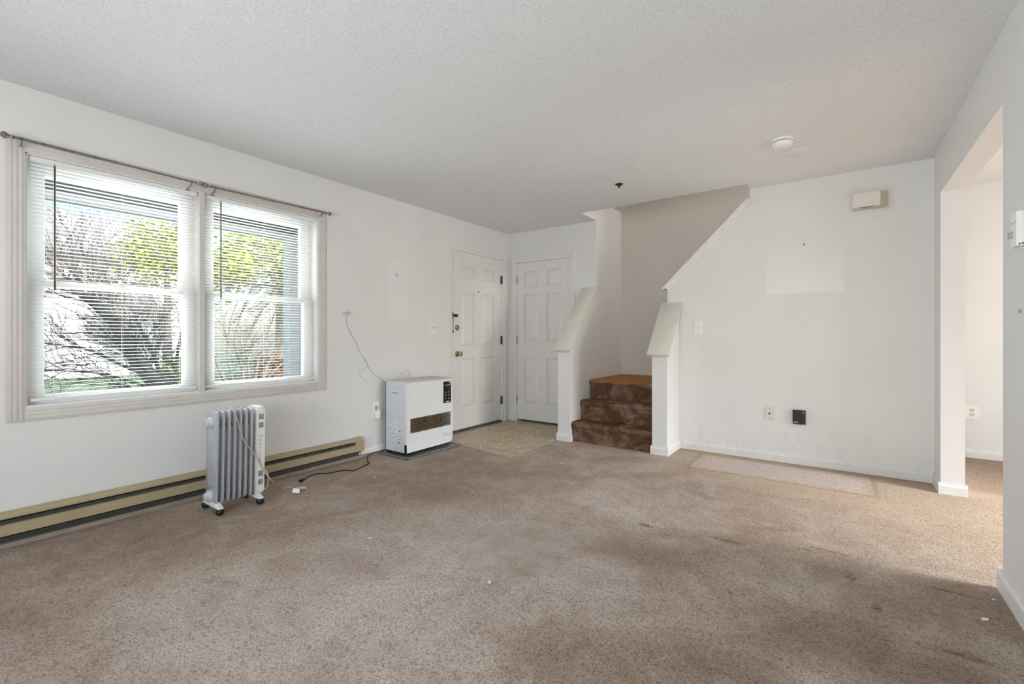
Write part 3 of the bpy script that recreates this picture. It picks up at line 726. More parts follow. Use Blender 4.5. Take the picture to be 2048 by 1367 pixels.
# ================================================================== HEATERS
bh = T('baseboard_heater', 'long almond electric baseboard heater under the window', 'heater', (XL, 0.6, 0.05))
HY0, HY1 = -1.6, 2.552
bh.part('back_plate', bx(XL, XL + 0.006, HY0, HY1, 0.062, 0.188), 'almond')
bm = B(); prism(bm, [(XL, 0.188), (XL + 0.012, 0.192), (XL + 0.052, 0.188), (XL + 0.062, 0.176), (XL + 0.062, 0.163), (XL + 0.058, 0.163), (XL + 0.058, 0.174), (XL + 0.050, 0.184), (XL, 0.184)], 1, HY0, HY1); bh.part('top_cover', bm, 'almond')
bm = B(); prism(bm, [(XL + 0.050, 0.133), (XL + 0.065, 0.131), (XL + 0.066, 0.078), (XL + 0.052, 0.072), (XL + 0.052, 0.078), (XL + 0.062, 0.081), (XL + 0.061, 0.127)], 1, HY0, HY1 - 0.085); bh.part('front_panel', bm, 'almond')
bh.part('shade_plate', bx(XL, XL + 0.050, HY0, HY1 - 0.02, 0.060, 0.066), 'almond_dark'); bh.part('shade_strip', bx(XL, XL + 0.010, HY0, HY1 - 0.02, 0.026, 0.062), 'almond_dark')  # dark plate and strip put in as the shadow under the heater
bm = B(); box(bm, XL + 0.006, XL + 0.046, HY0, HY1 - 0.09, 0.100, 0.150)
for k in range(3): tube(bm, [(XL + 0.048, HY0, 0.150 - 0.008*k), (XL + 0.048, HY1 - 0.09, 0.150 - 0.008*k)], 0.002, 5)
bh.part('heating_element', bm, 'almond_dark')
bm = B(); prism(bm, [(XL, 0.062), (XL + 0.064, 0.062 + 0.012), (XL + 0.0665, 0.080), (XL + 0.0665, 0.166), (XL + 0.060, 0.182), (XL + 0.046, 0.1925), (XL, 0.1925)], 1, HY1 - 0.088, HY1); bh.part('end_cap', bm, 'almond')
bm = B(); lathe(bm, [(0.005, 0), (0.005, 0.002), (0.002, 0.003)], (XL + 0.0665, HY1 - 0.022, 0.150), 'x', 10); bh.part('screw', bm, 'nickel', True)

# oil-filled radiator
rd = T('oil_radiator', 'silver oil-filled radiator on black casters in front of the window', 'radiator', (-3.195, 1.34, 0))
RX0, RX1, RZ0, RZ1 = -3.272, -3.118, 0.062, 0.632
def rr(x0, x1, z0, z1, r, n=5):
    out = []
    for (cx, cz, a0) in ((x1 - r, z1 - r, 0), (x0 + r, z1 - r, 90), (x0 + r, z0 + r, 180), (x1 - r, z0 + r, 270)):
        for k in range(n + 1):
            a = R(a0 + 90 * k / n); out.append((cx + math.cos(a) * r, cz + math.sin(a) * r))
    return out
NF = 7; FP = 0.0335
for k in range(NF):
    y = 1.208 + FP * k
    bm = B(); prism(bm, rr(RX0, RX1, RZ0, RZ1, 0.022), 1, y, y + 0.011, 0.003)
    f = rd.part('fin', bm, 'rad', True)
    bm = B()
    for xx in (RX0 + 0.045, (RX0 + RX1) / 2, RX1 - 0.045):
        box(bm, xx - 0.010, xx + 0.010, y - 0.005, y + 0.016, RZ0 + 0.10, RZ1 - 0.10, 0.0045)
    rd.part('oil_channel', bm, 'rad', True, under=f)
for z in (RZ1 - 0.062, RZ0 + 0.062):
    bm = B(); lathe(bm, [(0.034, 1.214), (0.034, 1.452)], ((RX0 + RX1) / 2, 0, z), 'y', 20); rd.part('oil_pipe', bm, 'rad', True)
for z in (RZ1 - 0.072, RZ0 + 0.040):
    bm = B(); lathe(bm, [(0.036, 1.210), (0.035, 1.196), (0.026, 1.190), (0.025, 1.178), (0.020, 1.174)], ((RX0 + RX1) / 2 - 0.004, 0, z), 'y', 6 if False else 18)
    rd.part('end_knob', bm, 'knob_grey', True)
cy0, cy1 = 1.446, 1.496
bm = B(); prism(bm, rr(RX0 - 0.004, RX1 + 0.004, RZ0 - 0.004, RZ1 + 0.006, 0.028), 1, cy0, cy1, 0.008); cp = rd.part('control_housing', bm, 'rad_plastic', True)
for (z0, z1) in ((0.555, 0.590), (0.500, 0.535), (0.180, 0.215), (0.125, 0.160)):
    bm = B()
    for k in range(4): box(bm, RX1 + 0.0035, RX1 + 0.0052, cy0 + 0.011 + 0.0075*k, cy0 + 0.0145 + 0.0075*k, z0, z1)
    rd.part('vent_slots', bm, 'dark', under=cp)
bm = B(); box(bm, RX1 + 0.0035, RX1 + 0.005, cy0 + 0.010, cy0 + 0.034, 0.444, 0.450); box(bm, RX1 + 0.0035, RX1 + 0.005, cy0 + 0.010, cy0 + 0.030, 0.366, 0.371)
for k in range(9): box(bm, RX1 + 0.0035, RX1 + 0.0046, cy0 + 0.012, cy0 + 0.028 - 0.003*(k % 3), 0.425 - 0.0055*k, 0.4275 - 0.0055*k)
for k in range(16): box(bm, RX1 + 0.0035, RX1 + 0.0046, cy0 + 0.010, cy0 + 0.026 - 0.003*(k % 2), 0.352 - 0.006*k, 0.3545 - 0.006*k)
rd.part('printed_text', bm, 'grey_print', under=cp)
for y in (1.222, 1.462):
    bm = B(); prism(bm, [(-3.315, 0.046), (-3.255, 0.070), (-3.135, 0.070), (-3.080, 0.046), (-3.080, 0.038), (-3.315, 0.038)], 1, y - 0.016, y + 0.016, 0.003)
    ft = rd.part('foot_bar', bm, 'rad_plastic', True)
    for x in (-3.302, -3.096):
        bm = B(); bmesh.ops.create_uvsphere(bm, u_segments=16, v_segments=10, radius=0.024, matrix=Matrix.Translation((x, y, 0.0215)) @ Matrix.Diagonal((1.1, 1.0, 0.88, 1)))
        tube(bm, [(x, y, 0.03), (x, y, 0.044)], 0.006, 8)
        rd.part('caster', bm, 'black', True, under=ft)
# its cord thrown over the fins
cpnts = [Vector((-3.26, 1.33, 0.52)), Vector((-3.262, 1.318, 0.600)), Vector((-3.235, 1.310, 0.638)), Vector((-3.15, 1.303, 0.642))]
for (u, v) in ((465, 822), (472, 840), (479, 865), (488, 885), (505, 905), (516, 922), (526, 940)): cpnts.append(px(u, v, 0, -3.105))
for (u, v, x) in ((533, 950, -3.08), (545, 962, -3.085)): cpnts.append(px(u, v, 0, x))
for (u, v) in ((562, 974), (583, 974)): q = px(u, v, 2, 0.006); cpnts.append(q)
for q in cpnts: q.z += (q.y - 1.34) * 0.0157
bm = B(); tube(bm, curve_pts(cpnts, 6), 0.0036, 7); cd = rd.part('power_cord', bm, 'beige_cord', True)
q = px(592, 976, 2, 0.009)
bm = B(); tg = [px(584, 983, 2, 0.010), px(598.5, 984, 2, 0.010)]; up_ = Vector((-0.012, 0.012, 0.026)); th_ = Vector((0.0012, -0.0012, 0.001))
vs = [bm.verts.new(p) for p in (tg[0], tg[1], tg[1] + up_, tg[0] + up_, tg[0] - th_, tg[1] - th_, tg[1] + up_ - th_, tg[0] + up_ - th_)]
for f in ((0, 1, 2, 3), (7, 6, 5, 4), (0, 4, 5, 1), (1, 5, 6, 2), (2, 6, 7, 3), (3, 7, 4, 0)): bm.faces.new([vs[k] for k in f])
rd.part('cord_tag', bm, 'paper', under=cd)
q2 = px(607, 976, 2, 0.01)
bm = B(); tube(bm, [(q.x, q.y + 0.01, 0.019), (q2.x, q2.y - 0.01, 0.019), (q2.x + 0.01, q2.y + 0.014, 0.019)], [0.005, 0.011, 0.009], 8); rd.part('plug', bm, 'clear_plug', True, under=cd)
bm = B(); tube(bm, curve_pts([(-3.11, 1.490, 0.22), (-3.085, 1.505, 0.19), (-3.09, 1.505, 0.11), (-3.12, 1.497, 0.085)], 6), 0.0036, 7); rd.part('cord_loop', bm, 'beige_cord', True, under=cp)
rd.o.rotation_euler = (R(-0.9), 0, 0)

# direct-vent heater
hx0, hx1, hy0, hy1, hz0, hz1 = -3.490, -3.190, 2.795, 3.402, 0.034, 0.676
kh = T('space_heater', 'boxy white vented heater with brown grille beside the front door', 'heater', (-3.34, 3.1, 0.012))
kh.part('side_panel', bx(hx0, hx1 - 0.035, hy0, hy0 + 0.012, hz0, hz1 - 0.004, 0.003), 'heater_side')
kh.part('side_panel', bx(hx0, hx1 - 0.035, hy1 - 0.012, hy1, hz0, hz1 - 0.004, 0.003), 'heater_side')
kh.part('back_panel', bx(hx0, hx0 + 0.01, hy0, hy1, hz0, hz1 - 0.004), 'heater_side')
# front cover: flat field with the grille hole, rolled lower corner
gy0, gy1, gz0, gz1 = 2.842, 3.377, 0.208, 0.343
bm = B(); f0 = hx1 - 0.034
prof = [(hy0 + 0.003, hz0 + 0.004), (hy1 - 0.045, hz0 + 0.004)] + [(hy1 - 0.045 + math.sin(R(a)) * 0.045, hz0 + 0.049 - math.cos(R(a)) * 0.045) for a in (20, 40, 60, 80, 90)] + [(hy1, gz0)]
bm2 = B()
prism(bm2, prof + [(hy0 + 0.003, gz0)], 0, f0, hx1 - 0.004)
box(bm2, f0, hx1 - 0.004, hy0 + 0.003, gy0, gz0, gz1); box(bm2, f0, hx1 - 0.004, gy1, hy1, gz0, gz1)
box(bm2, f0, hx1 - 0.004, hy0 + 0.003, hy1, gz1, hz1 - 0.006)
bmesh.ops.remove_doubles(bm2, verts=bm2.verts, dist=1e-5)
fr = kh.part('front_cover', bm2, 'heater_white')
bm = B(); prism(bm, [(hx1 - 0.036, hz0 + 0.004), (hx1 + 0.002, hz0 + 0.004), (hx1 - 0.002, 0.11), (hx1 - 0.004, 0.11), (hx1 - 0.036, 0.11)], 1, hy0 + 0.003, hy1 - 0.05); kh.part('lower_lip', bm, 'heater_white', under=fr)
bm = B(); prism(bm, [(hx0, hz1 - 0.004), (hx1 - 0.002, hz1 - 0.006), (hx1 - 0.012, hz1 + 0.003), (hx1 - 0.06, hz1 + 0.008), (hx0, hz1 + 0.006)], 1, hy0, hy1 - 0.004, 0.002); kh.part('top', bm, 'heater_top', True)
gb = kh.part('grille_box', bx(f0 - 0.05, f0 - 0.002, gy0 - 0.004, gy1 + 0.004, gz0 - 0.004, gz1 + 0.004), 'dark')
for k in range(7):
    z = gz0 + 0.010 + k * (gz1 - gz0 - 0.016) / 6.4
    bm = B(); prism(bm, [(f0 + 0.002, z), (hx1 - 0.008, z - 0.003), (hx1 - 0.006, z + 0.006), (f0 + 0.004, z + 0.010)], 1, gy0, 3.247); kh.part('grille_slat', bm, 'grille', under=gb)
    bm = B(); prism(bm, [(f0 + 0.002, z), (hx1 - 0.008, z - 0.003), (hx1 - 0.006, z + 0.006), (f0 + 0.004, z + 0.010)], 1, 3.252, gy1 - 0.004); kh.part('grille_slat', bm, 'grille_grey', under=gb)
kh.part('grille_divider', bx(f0, hx1 - 0.0065, 3.246, 3.253, gz0, gz1), 'dark', under=gb)
pf = hx1 - 0.004
cpn = kh.part('control_panel', bx(pf - 0.004, pf + 0.003, 3.270, 3.376, 0.437, 0.650, 0.001), 'black')
bm = B(); box(bm, pf + 0.003, pf + 0.0042, 3.300, 3.352, 0.575, 0.598); kh.part('display', bm, 'dark', under=cpn)
for (y, z) in ((3.296, 0.540), (3.300, 0.515), (3.338, 0.545), (3.340, 0.515), (3.298, 0.482), (3.342, 0.480)): kh.part('button', bx(pf + 0.003, pf + 0.006, y - 0.008, y + 0.008, z - 0.007, z + 0.007, 0.001), 'grille_grey', under=cpn)
bm = B(); box(bm, pf + 0.003, pf + 0.0045, 3.350, 3.368, 0.630, 0.643); box(bm, pf + 0.003, pf + 0.0045, 3.284, 3.366, 0.6125, 0.6165); box(bm, pf + 0.003, pf + 0.0045, 3.300, 3.352, 0.446, 0.453)
kh.part('panel_print', bm, 'plate', under=cpn)
bm = B(); box(bm, pf - 0.001, pf + 0.0008, 3.275, 3.385, 0.098, 0.140); kh.part('front_sticker', bm, 'label', under=fr)
bm = B(); box(bm, -3.435, -3.268, hy0 - 0.001, hy0 + 0.002, 0.150, 0.345); kh.part('rating_label', bm, 'label')
bm = B(); box(bm, -3.312, -3.275, hy0 - 0.0015, hy0 + 0.002, 0.118, 0.125); box(bm, -3.288, -3.276, hy0 - 0.0015, hy0 + 0.002, 0.146, 0.158); box(bm, -3.288, -3.277, hy0 - 0.0015, hy0 + 0.002, 0.222, 0.238); kh.part('label_print', bm, 'dark')
bm = B(); box(bm, -3.400, -3.300, hy0 - 0.001, hy0 + 0.002, 0.570, 0.582); kh.part('brand_strip', bm, 'grey_print')
bm = B(); box(bm, -3.402, -3.298, hy0 - 0.001, hy0 + 0.002, 0.583, 0.596); kh.part('label_strip', bm, 'paper')
for (x, y) in ((-3.46, 2.83), (-3.24, 2.83), (-3.46, 3.36), (-3.24, 3.36)):
    kh.part('foot', bx(x - 0.025, x + 0.025, y - 0.025, y + 0.025, 0.012, hz0 + 0.002, 0.003), 'black')
kh.part('base_plate', bx(hx0 + 0.005, hx1 - 0.04, hy0 + 0.01, hy1 - 0.012, 0.030, 0.038), 'dark')
tag(mk('drip_tray', (lambda bm: (box(bm, -3.50, -3.115, 2.735, 3.435, 0.0, 0.004), box(bm, -3.50, -3.115, 2.735, 2.743, 0.0, 0.012), box(bm, -3.123, -3.115, 2.735, 3.435, 0.0, 0.012), box(bm, -3.50, -3.115, 3.427, 3.435, 0.0, 0.012), bm)[-1])(B()), 'tray', off=(-3.3, 3.08, 0)), 'thin grey metal tray on the carpet under the vented heater', 'tray')

# ------------------------------------------------------------------ cords and wires
bc = T('power_cord', 'black power cord with plug lying on the carpet by the baseboard heater', 'cord', (-3.33, 2.2, 0))
pp = [px(u, v, 2, 0.006) for (u, v) in ((608, 958), (620, 951), (635, 946.5), (655, 946), (675, 942), (692, 939.5), (708, 940.5), (722, 934), (738, 926), (735, 921))] + [Vector((XL + 0.05, 2.60, 0.012)), Vector((XL + 0.04, 2.66, 0.020)), Vector((XL + 0.033, 2.80, 0.02)), Vector((XL + 0.03, 2.92, 0.05))]
bm = B(); tube(bm, curve_pts(pp, 6), 0.0042, 7); bc.part('cord', bm, 'black_cord', True)
a = px(601, 961.5, 2, 0.01); b_ = px(608, 958, 2, 0.01)
bm = B(); tube(bm, [a, (a + b_) / 2, b_], [0.014, 0.013, 0.006], 8)
for s in (-0.006, 0.006): tube(bm, [a + Vector((s, 0, 0)), a + (a - b_) * 0.5 + Vector((s, 0, 0))], 0.0018, 5)
bc.part('plug', bm, 'black', True)

ww = T('thermostat_wire', 'thin pale wire running down the wall from a hole to the vented heater', 'wire', (XL, 2.5, 1.0))
xw = XL + 0.006
def wl_(pts, r=0.0022, n=5):
    bm = B(); tube(bm, curve_pts([px(u, v, 0, xw) for u, v in pts], n), r, 6); return bm
ww.part('wire', wl_([(692, 630), (694, 650), (704, 671), (714, 688), (715, 697), (728, 716), (735, 730), (747, 746), (775, 768), (790, 790)], 0.0026), 'wire', True)
ww.part('wire_strand', wl_([(727, 714), (733, 722), (734.5, 732), (722, 742), (719, 748), (727, 757), (733, 761), (735, 767)], 0.0014), 'wire', True)
ww.part('wire_strand', wl_([(793, 757), (802, 748), (812, 740), (819, 745), (821, 752)], 0.0016), 'wire', True)
random.seed(3)
bm = B(); c0 = px(692, 626, 0, XL + 0.013)
for k in range(9):
    a = random.uniform(0, 6.28); L = random.uniform(0.015, 0.04)
    tube(bm, [c0, c0 + Vector((random.uniform(0.005, 0.02), math.cos(a) * L * 1.3, math.sin(a) * L * 0.7))], 0.0024, 5)
bmesh.ops.create_uvsphere(bm, u_segments=10, v_segments=6, radius=0.011, matrix=Matrix.Translation(c0))
ww.part('wire_ends', bm, 'wire', True)

# ================================================================== WALL AND CEILING FITTINGS
def plate_on(name, label, cat, axis, wall, outw, a0, a1, z0, z1, m='plate', t=0.006, group=None):
    loc = (wall, (a0 + a1) / 2, (z0 + z1) / 2) if axis == 'y' else ((a0 + a1) / 2, wall, (z0 + z1) / 2)
    th = T(name, label, cat, loc, group)
    def bb(p0, p1, d0, d1, q0, q1, bev=0.0):
        p, q = wall + outw * d0, wall + outw * d1
        return bx(p, q, p0, p1, q0, q1, bev) if axis == 'y' else bx(p0, p1, p, q, q0, q1, bev)
    th.part('cover_plate', bb(a0, a1, 0, t, z0, z1, 0.002), m)
    return th, bb
th, bb = plate_on('light_switch', 'white double light switch beside the front door', 'light switch', 'y', XL, 1, 3.412, 3.530, 1.126, 1.248)
for y in (3.448, 3.494):
    th.part('toggle_slot', bb(y - 0.007, y + 0.007, 0.0055, 0.0072, 1.174, 1.200), 'plate_ivory'); th.part('toggle', bb(y - 0.004, y + 0.004, 0.006, 0.017, 1.187, 1.199, 0.001), 'hinge_painted')
th, bb = plate_on('light_switch', 'white single light switch beside the right knee wall', 'light switch', 'x', YB, -1, -1.146, -1.066, 1.118, 1.254)
th.part('toggle_slot', bb(-1.113, -1.099, 0.0055, 0.0072, 1.170, 1.202), 'plate_ivory'); th.part('toggle', bb(-1.111, -1.101, 0.006, 0.018, 1.188, 1.202, 0.001), 'plate')
for z in (1.140, 1.232): th.part('screw', bb(-1.109, -1.103, 0.0055, 0.007, z - 0.003, z + 0.003), 'plate_ivory')
th, bb = plate_on('phone_jack', 'ivory phone jack plate low on the wall beside the black box', 'wall plate', 'x', YB, -1, -0.541, -0.471, 0.361, 0.474, 'plate_ivory')
th.part('jack', bb(-0.513, -0.499, 0.0055, 0.0075, 0.410, 0.424), 'dark')
for z in (0.375, 0.460): th.part('screw', bb(-0.509, -0.503, 0.0055, 0.007, z - 0.003, z + 0.003), 'nickel')
th, bb = plate_on('cable_box', 'small black box low on the back wall with a white mark', 'junction box', 'x', YB, -1, -0.330, -0.236, 0.349, 0.468, 'black', 0.026)
th.part('embossed_lettering', bb(-0.322, -0.288, 0.0255, 0.0268, 0.361, 0.369), 'grey_print')
th.part('scratch', bb(-0.254, -0.249, 0.0255, 0.0268, 0.444, 0.456), 'paper')
bm = B(); tube(bm, [(-0.297, YB - 0.012, 0.350), (-0.297, YB - 0.012, 0.341)], 0.005, 8); tube(bm, [(-0.272, YB - 0.012, 0.350), (-0.272, YB - 0.012, 0.339)], 0.006, 8); th.part('cable_stub', bm, 'hinge_painted', True)
th, bb = plate_on('wall_outlet', 'wall outlet with a plugged-in adapter in the shade of the vented heater', 'outlet', 'y', XL, 1, 2.685, 2.768, 0.330, 0.488)
th.part('socket', bb(2.712, 2.742, 0.0055, 0.008, 0.412, 0.446), 'hinge_painted'); th.part('adapter', bb(2.700, 2.752, 0.005, 0.040, 0.332, 0.405, 0.004), 'plate')
th, bb = plate_on('wall_outlet', 'white duplex outlet low on the adjoining room wall', 'outlet', 'x', 5.8, -1, 0.905, 1.022, 0.348, 0.474)
for z in (0.430, 0.390):
    bm = B(); lathe(bm, [(0.016, -0.0055), (0.016, -0.0085)], (0.975, 5.8, z), 'y', 16); so = th.part('socket', bm, 'plate_ivory', True)
    bm = B(); box(bm, 0.966, 0.9685, 5.7905, 5.793, z - 0.003, z + 0.007); box(bm, 0.981, 0.9835, 5.7905, 5.793, z - 0.003, z + 0.007); box(bm, 0.9735, 0.9765, 5.7905, 5.793, z - 0.011, z - 0.007)
    th.part('slots', bm, 'dark', under=so)

ch = T('door_chime', 'yellowed door chime box high on the back wall', 'door chime', (0.19, YB, 2.19))
yf = YB - 0.050
def cx(u, v): return px(u, v, 1, yf)
fx0, fx1, fz0, fz1 = 0.084, 0.259, 2.118, 2.245
bm = B(); prism(bm, [(fx0 - 0.002, YB), (fx0, yf), (fx1, yf), (fx1 + 0.052, YB)], 2, fz0, fz1); ch.part('housing', bm, 'chime_side')
bm = B(); prism(bm, [(fx0, fz0 + 0.014), (fx1, fz0 + 0.014), (fx1, fz1), (fx0, fz1)], 1, yf - 0.004, yf, 0.0015); ch.part('front_cover', bm, 'chime_face')
for k in range(10): ch.part('vent_slot', bx(0.135 + 0.0085*k, 0.140 + 0.0085*k, yf - 0.0012, yf + 0.002, fz0 + 0.004, fz0 + 0.011), 'dark')

sm = T('smoke_detector', 'round white smoke detector on the ceiling', 'smoke detector', (-0.318, 3.60, H))
bm = B(); lathe(bm, [(0.072, 0.0), (0.073, -0.010), (0.066, -0.016)], (-0.318, 3.60, H), 'z', 32); sm.part('base', bm, 'plate', True)
bm = B(); lathe(bm, [(0.060, -0.0155), (0.060, -0.0205)], (-0.318, 3.60, H), 'z', 32); sm.part('vent_ring', bm, 'dark', True)
bm = B(); lathe(bm, [(0.064, -0.020), (0.061, -0.036), (0.050, -0.047), (0.030, -0.052), (0.012, -0.053)], (-0.318, 3.60, H), 'z', 32); sm.part('cover', bm, 'plate', True)
bm = B(); lathe(bm, [(0.012, -0.053), (0.010, -0.056)], (-0.318, 3.60, H), 'z', 14); sm.part('test_button', bm, 'plate_ivory', True)
bm = B(); lathe(bm, [(0.094, 0.0), (0.094, -0.0025), (0.091, -0.004)], (-0.257, 3.904, H), 'z', 36)
tag(mk('ceiling_cover', bm, 'ceiling', smooth=True, off=(-0.257, 3.904, H)), 'flat round painted cover plate on the ceiling beside the smoke detector', 'cover plate')
hk = T('ceiling_hook', 'small dark bronze hook plate on the ceiling before the stairs', 'hook', (-1.575, 3.80, H))
bm = B(); lathe(bm, [(0.034, 0.0), (0.033, -0.004), (0.022, -0.012), (0.010, -0.016)], (-1.575, 3.80, H), 'z', 24); hk.part('rosette', bm, 'bronze', True)
bm = B(); lathe(bm, [(0.0095, -0.015), (0.0095, -0.030), (0.006, -0.033)], (-1.575, 3.80, H), 'z', 12); hk.part('stub', bm, 'bronze', True)

ts = T('thermostat', 'white wall thermostat with a side lever near the opening', 'thermostat', (XR, 2.47, 1.52))
tx = XR - 0.050
ts.part('base', bx(tx + 0.012, XR, 2.440, 2.505, 1.440, 1.562, 0.002), 'plate')
tc = ts.part('cover', bx(tx, tx + 0.020, 2.438, 2.507, 1.437, 1.565, 0.003), 'plate')
ts.part('lever', bx(tx - 0.010, tx + 0.002, 2.478, 2.500, 1.472, 1.496, 0.003), 'hinge_painted')
bm = B()
for k in range(5): box(bm, tx + 0.006 + k*0.008, tx + 0.011 + k*0.008, 2.4372, 2.4396, 1.441 + 0.0015*k, 1.446 + 0.0015*k)
ts.part('vent_slots', bm, 'dark')
ts.part('seam', bx(tx - 0.0006, tx + 0.001, 2.439, 2.506, 1.525, 1.5275), 'grey_print')
q = px(2042, 622, 0, XR)
nk = T('wall_anchor', 'torn screw anchor in the wall below the thermostat', 'anchor', (XR, q.y, q.z))
bm = B(); lathe(bm, [(0.008, 0.0), (0.008, -0.003), (0.004, -0.004)], (XR, q.y, q.z), 'x', 10); nk.part('anchor', bm, 'hinge_painted', True)
nk.part('torn_paint', bx(XR - 0.0015, XR, q.y + 0.004, q.y + 0.030, q.z - 0.004, q.z + 0.003), 'grey_print')
q = px(1607, 490, 1, YB)
bm = B(); tube(bm, [(q.x, YB + 0.01, q.z - 0.004), (q.x + 0.004, YB - 0.022, q.z + 0.006)], 0.0022, 6); lathe(bm, [(0.005, 0.0), (0.005, -0.0015)], (q.x + 0.004, YB - 0.022, q.z + 0.006), 'y', 10)
tag(mk('nail', bm, 'bronze', smooth=True, off=(q.x, YB, q.z)), 'bent nail in the back wall above the pale picture print', 'nail')
random.seed(8)
c0 = px(793, 550, 0, XL)
an = T('anchor_holes', 'four small dark screw holes in the wall beside the front door', 'screw holes', (XL, c0.y, c0.z))
for (dy, dz) in ((-0.010, 0.011), (0.011, 0.011), (-0.010, -0.010), (0.011, -0.010)):
    bm = B(); lathe(bm, [(0.0052, 0.0), (0.0052, 0.0012)], (XL, c0.y + dy, c0.z + dz), 'x', 10); an.part('hole', bm, 'dark')

# litter on the floor
def scrap(u, v, s, rot, label, mname='paper', z=0.006):
    q = px(u, v, 2, z); bm = B()
    prism(bm, [(-s, -s*0.4), (s*0.2, -s*0.55), (s, 0.1*s), (s*0.3, s*0.5), (-s*0.6, s*0.35)], 2, 0, 0.003)
    bmesh.ops.rotate(bm, verts=bm.verts, cent=(0, 0, 0), matrix=Matrix.Rotation(rot, 3, 'Z'))
    o = mk('litter_scrap', bm, mname); o.location = (q.x, q.y, z - 0.004); tag(o, label, 'litter', 'bits of litter on the floor'); return o
scrap(1970, 1236, 0.016, 0.6, 'torn white scrap on the carpet below the thermostat wall')
scrap(1987, 1196, 0.006, 0.2, 'tiny white fleck on the carpet near the corner of the right skirting')
scrap(979, 1162, 0.013, 2.2, 'thin white sliver on the carpet in the middle of the room')
scrap(740, 1074, 0.010, 0.3, 'short white thread on the grey worn carpet')
scrap(1102, 914, 0.008, 0.9, 'small white crumb on the carpet before the left knee wall')
scrap(1124, 926, 0.008, 0.1, 'small white crumb farther out from the left knee wall')
scrap(749, 953, 0.008, 0.4, 'small white crumb on the carpet by the black cord')
scrap(979, 858, 0.020, 0.3, 'dark brown chip on the vinyl near the front door', 'wand', 0.002)
scrap(924, 874, 0.012, 0.5, 'dark brown chip on the vinyl beside the vented heater', 'wand', 0.002)
scrap(1090, 876, 0.012, 1.2, 'dark brown chip on the vinyl near the left knee wall', 'wand', 0.002)
scrap(1039, 874, 0.010, 0.7, 'dark brown chip on the vinyl before the closet door', 'wand', 0.002)
scrap(937, 888, 0.010, 0.2, 'dark brown chip at the carpet edge of the vinyl', 'wand', 0.002)

# ================================================================== OUTDOORS
GZ = -0.55
o = tag(mk('lawn', bx(-60, XL - 0.16, -40, 60, GZ - 0.3, GZ), 'grass'), 'green lawn beyond the porch', 'lawn'); o['kind'] = 'stuff'
ph = T('porch', 'covered porch with grey beam outside the window', 'porch', (-4.3, 2.0, GZ))
ph.part('floor_slab', bx(-5.15, XL - 0.17, -3.0, 6.5, GZ, -0.12), 'porch_floor')
ph.part('soffit', bx(-5.0, XL - 0.17, -3.0, 6.5, 2.40, 2.46), 'soffit')
ph.part('beam', bx(-5.16, -5.02, -3.0, 6.5, 2.235, 2.46, 0.004), 'beam')
ph.part('beam_trim', bx(-5.17, -5.01, -3.0, 6.5, 2.195, 2.238, 0.004), 'porch_white')
ph.part('roof', bx(-5.5, XL - 0.17, -3.2, 6.7, 2.46, 2.60), 'soffit')
for y in (2.69, -1.2):
    ph.part('post', bx(-5.16, -5.02, y, y + 0.14, -0.12, 2.20, 0.006), 'porch_white')

# white house across the way
hs = T('house', 'white clapboard house across the lawn', 'house', (-27, 3.0, GZ))
for k in range(17):
    z = GZ + k * 0.30
    bm = B(); prism(bm, [(-26.6, z), (-24.97, z), (-25.0, z + 0.305), (-26.6, z + 0.305)], 1, -3.6, 9.2); hs.part('siding_board', bm, 'siding')
bm = B(); prism(bm, [(-24.5, 4.55), (-28.2, 6.7), (-31.9, 4.55), (-31.9, 4.35), (-28.2, 6.5), (-24.5, 4.35)], 1, -4.1, 9.7); hs.part('roof', bm, 'shingle')
for y in (-2.8, 0.0):
    f = hs.part('window_frame', bx(-25.0, -24.88, y, y + 1.1, 0.9, 2.5), 'porch_white')
    hs.part('pane', bx(-24.885, -24.87, y + 0.09, y + 1.01, 0.99, 2.41), 'far_pane', under=f)

# trees
class TB:
    def __init__(s): s.v = []; s.f = []
    def seg(s, a, b, ra, rb, n=4):
        d = b - a; x, y = frame_for(d); i = len(s.v)
        for p, r in ((a, ra), (b, rb)):
            for k in range(n):
                t = 2 * math.pi * k / n; s.v.append(tuple(p + (x * math.cos(t) + y * math.sin(t)) * r))
        for k in range(n): s.f.append((i + k, i + (k+1) % n, i + n + (k+1) % n, i + n + k))
    def leaf(s, p, r):
        a = Vector((random.gauss(0, 1), random.gauss(0, 1), random.gauss(0, 1))).normalized(); x, y = frame_for(a); i = len(s.v)
        for q in (x * r, y * r * 0.55, x * -r, y * -r * 0.55): s.v.append(tuple(p + q))
        s.f.append((i, i+1, i+2, i+3))
    def build(s, name, m, parent=None, off=(0, 0, 0)):
        me = bpy.data.meshes.new(name); off = Vector(off)
        me.from_pydata([tuple(Vector(v) - off) for v in s.v], [], s.f); me.materials.append(M[m]); me.update()
        o = bpy.data.objects.new(name, me); C.objects.link(o); o.parent = parent; return o
def rnd_dir(d, spread):
    return (d + Vector((random.gauss(0, 1), random.gauss(0, 1), random.gauss(0, 1))) * spread).normalized()
def grow(tb, p, d, L, r, depth, bias, spread, tips):
    n = 3 if depth > 0 else 2; q = p
    for k in range(n):
        d = (rnd_dir(d, spread * 0.35) + bias * 0.10).normalized(); e = q + d * (L / n)
        tb.seg(q, e, r * (1 - 0.3 * k / n), r * (1 - 0.3 * (k+1) / n), 5 if depth > 2 else 3)
        q = e
        if depth > 0:
            for _ in range(2 if depth > 1 else 2):
                grow(tb, q, rnd_dir(d, spread), L * random.uniform(0.52, 0.74), r * 0.55, depth - 1, bias, spread, tips)
    tips.append(q)
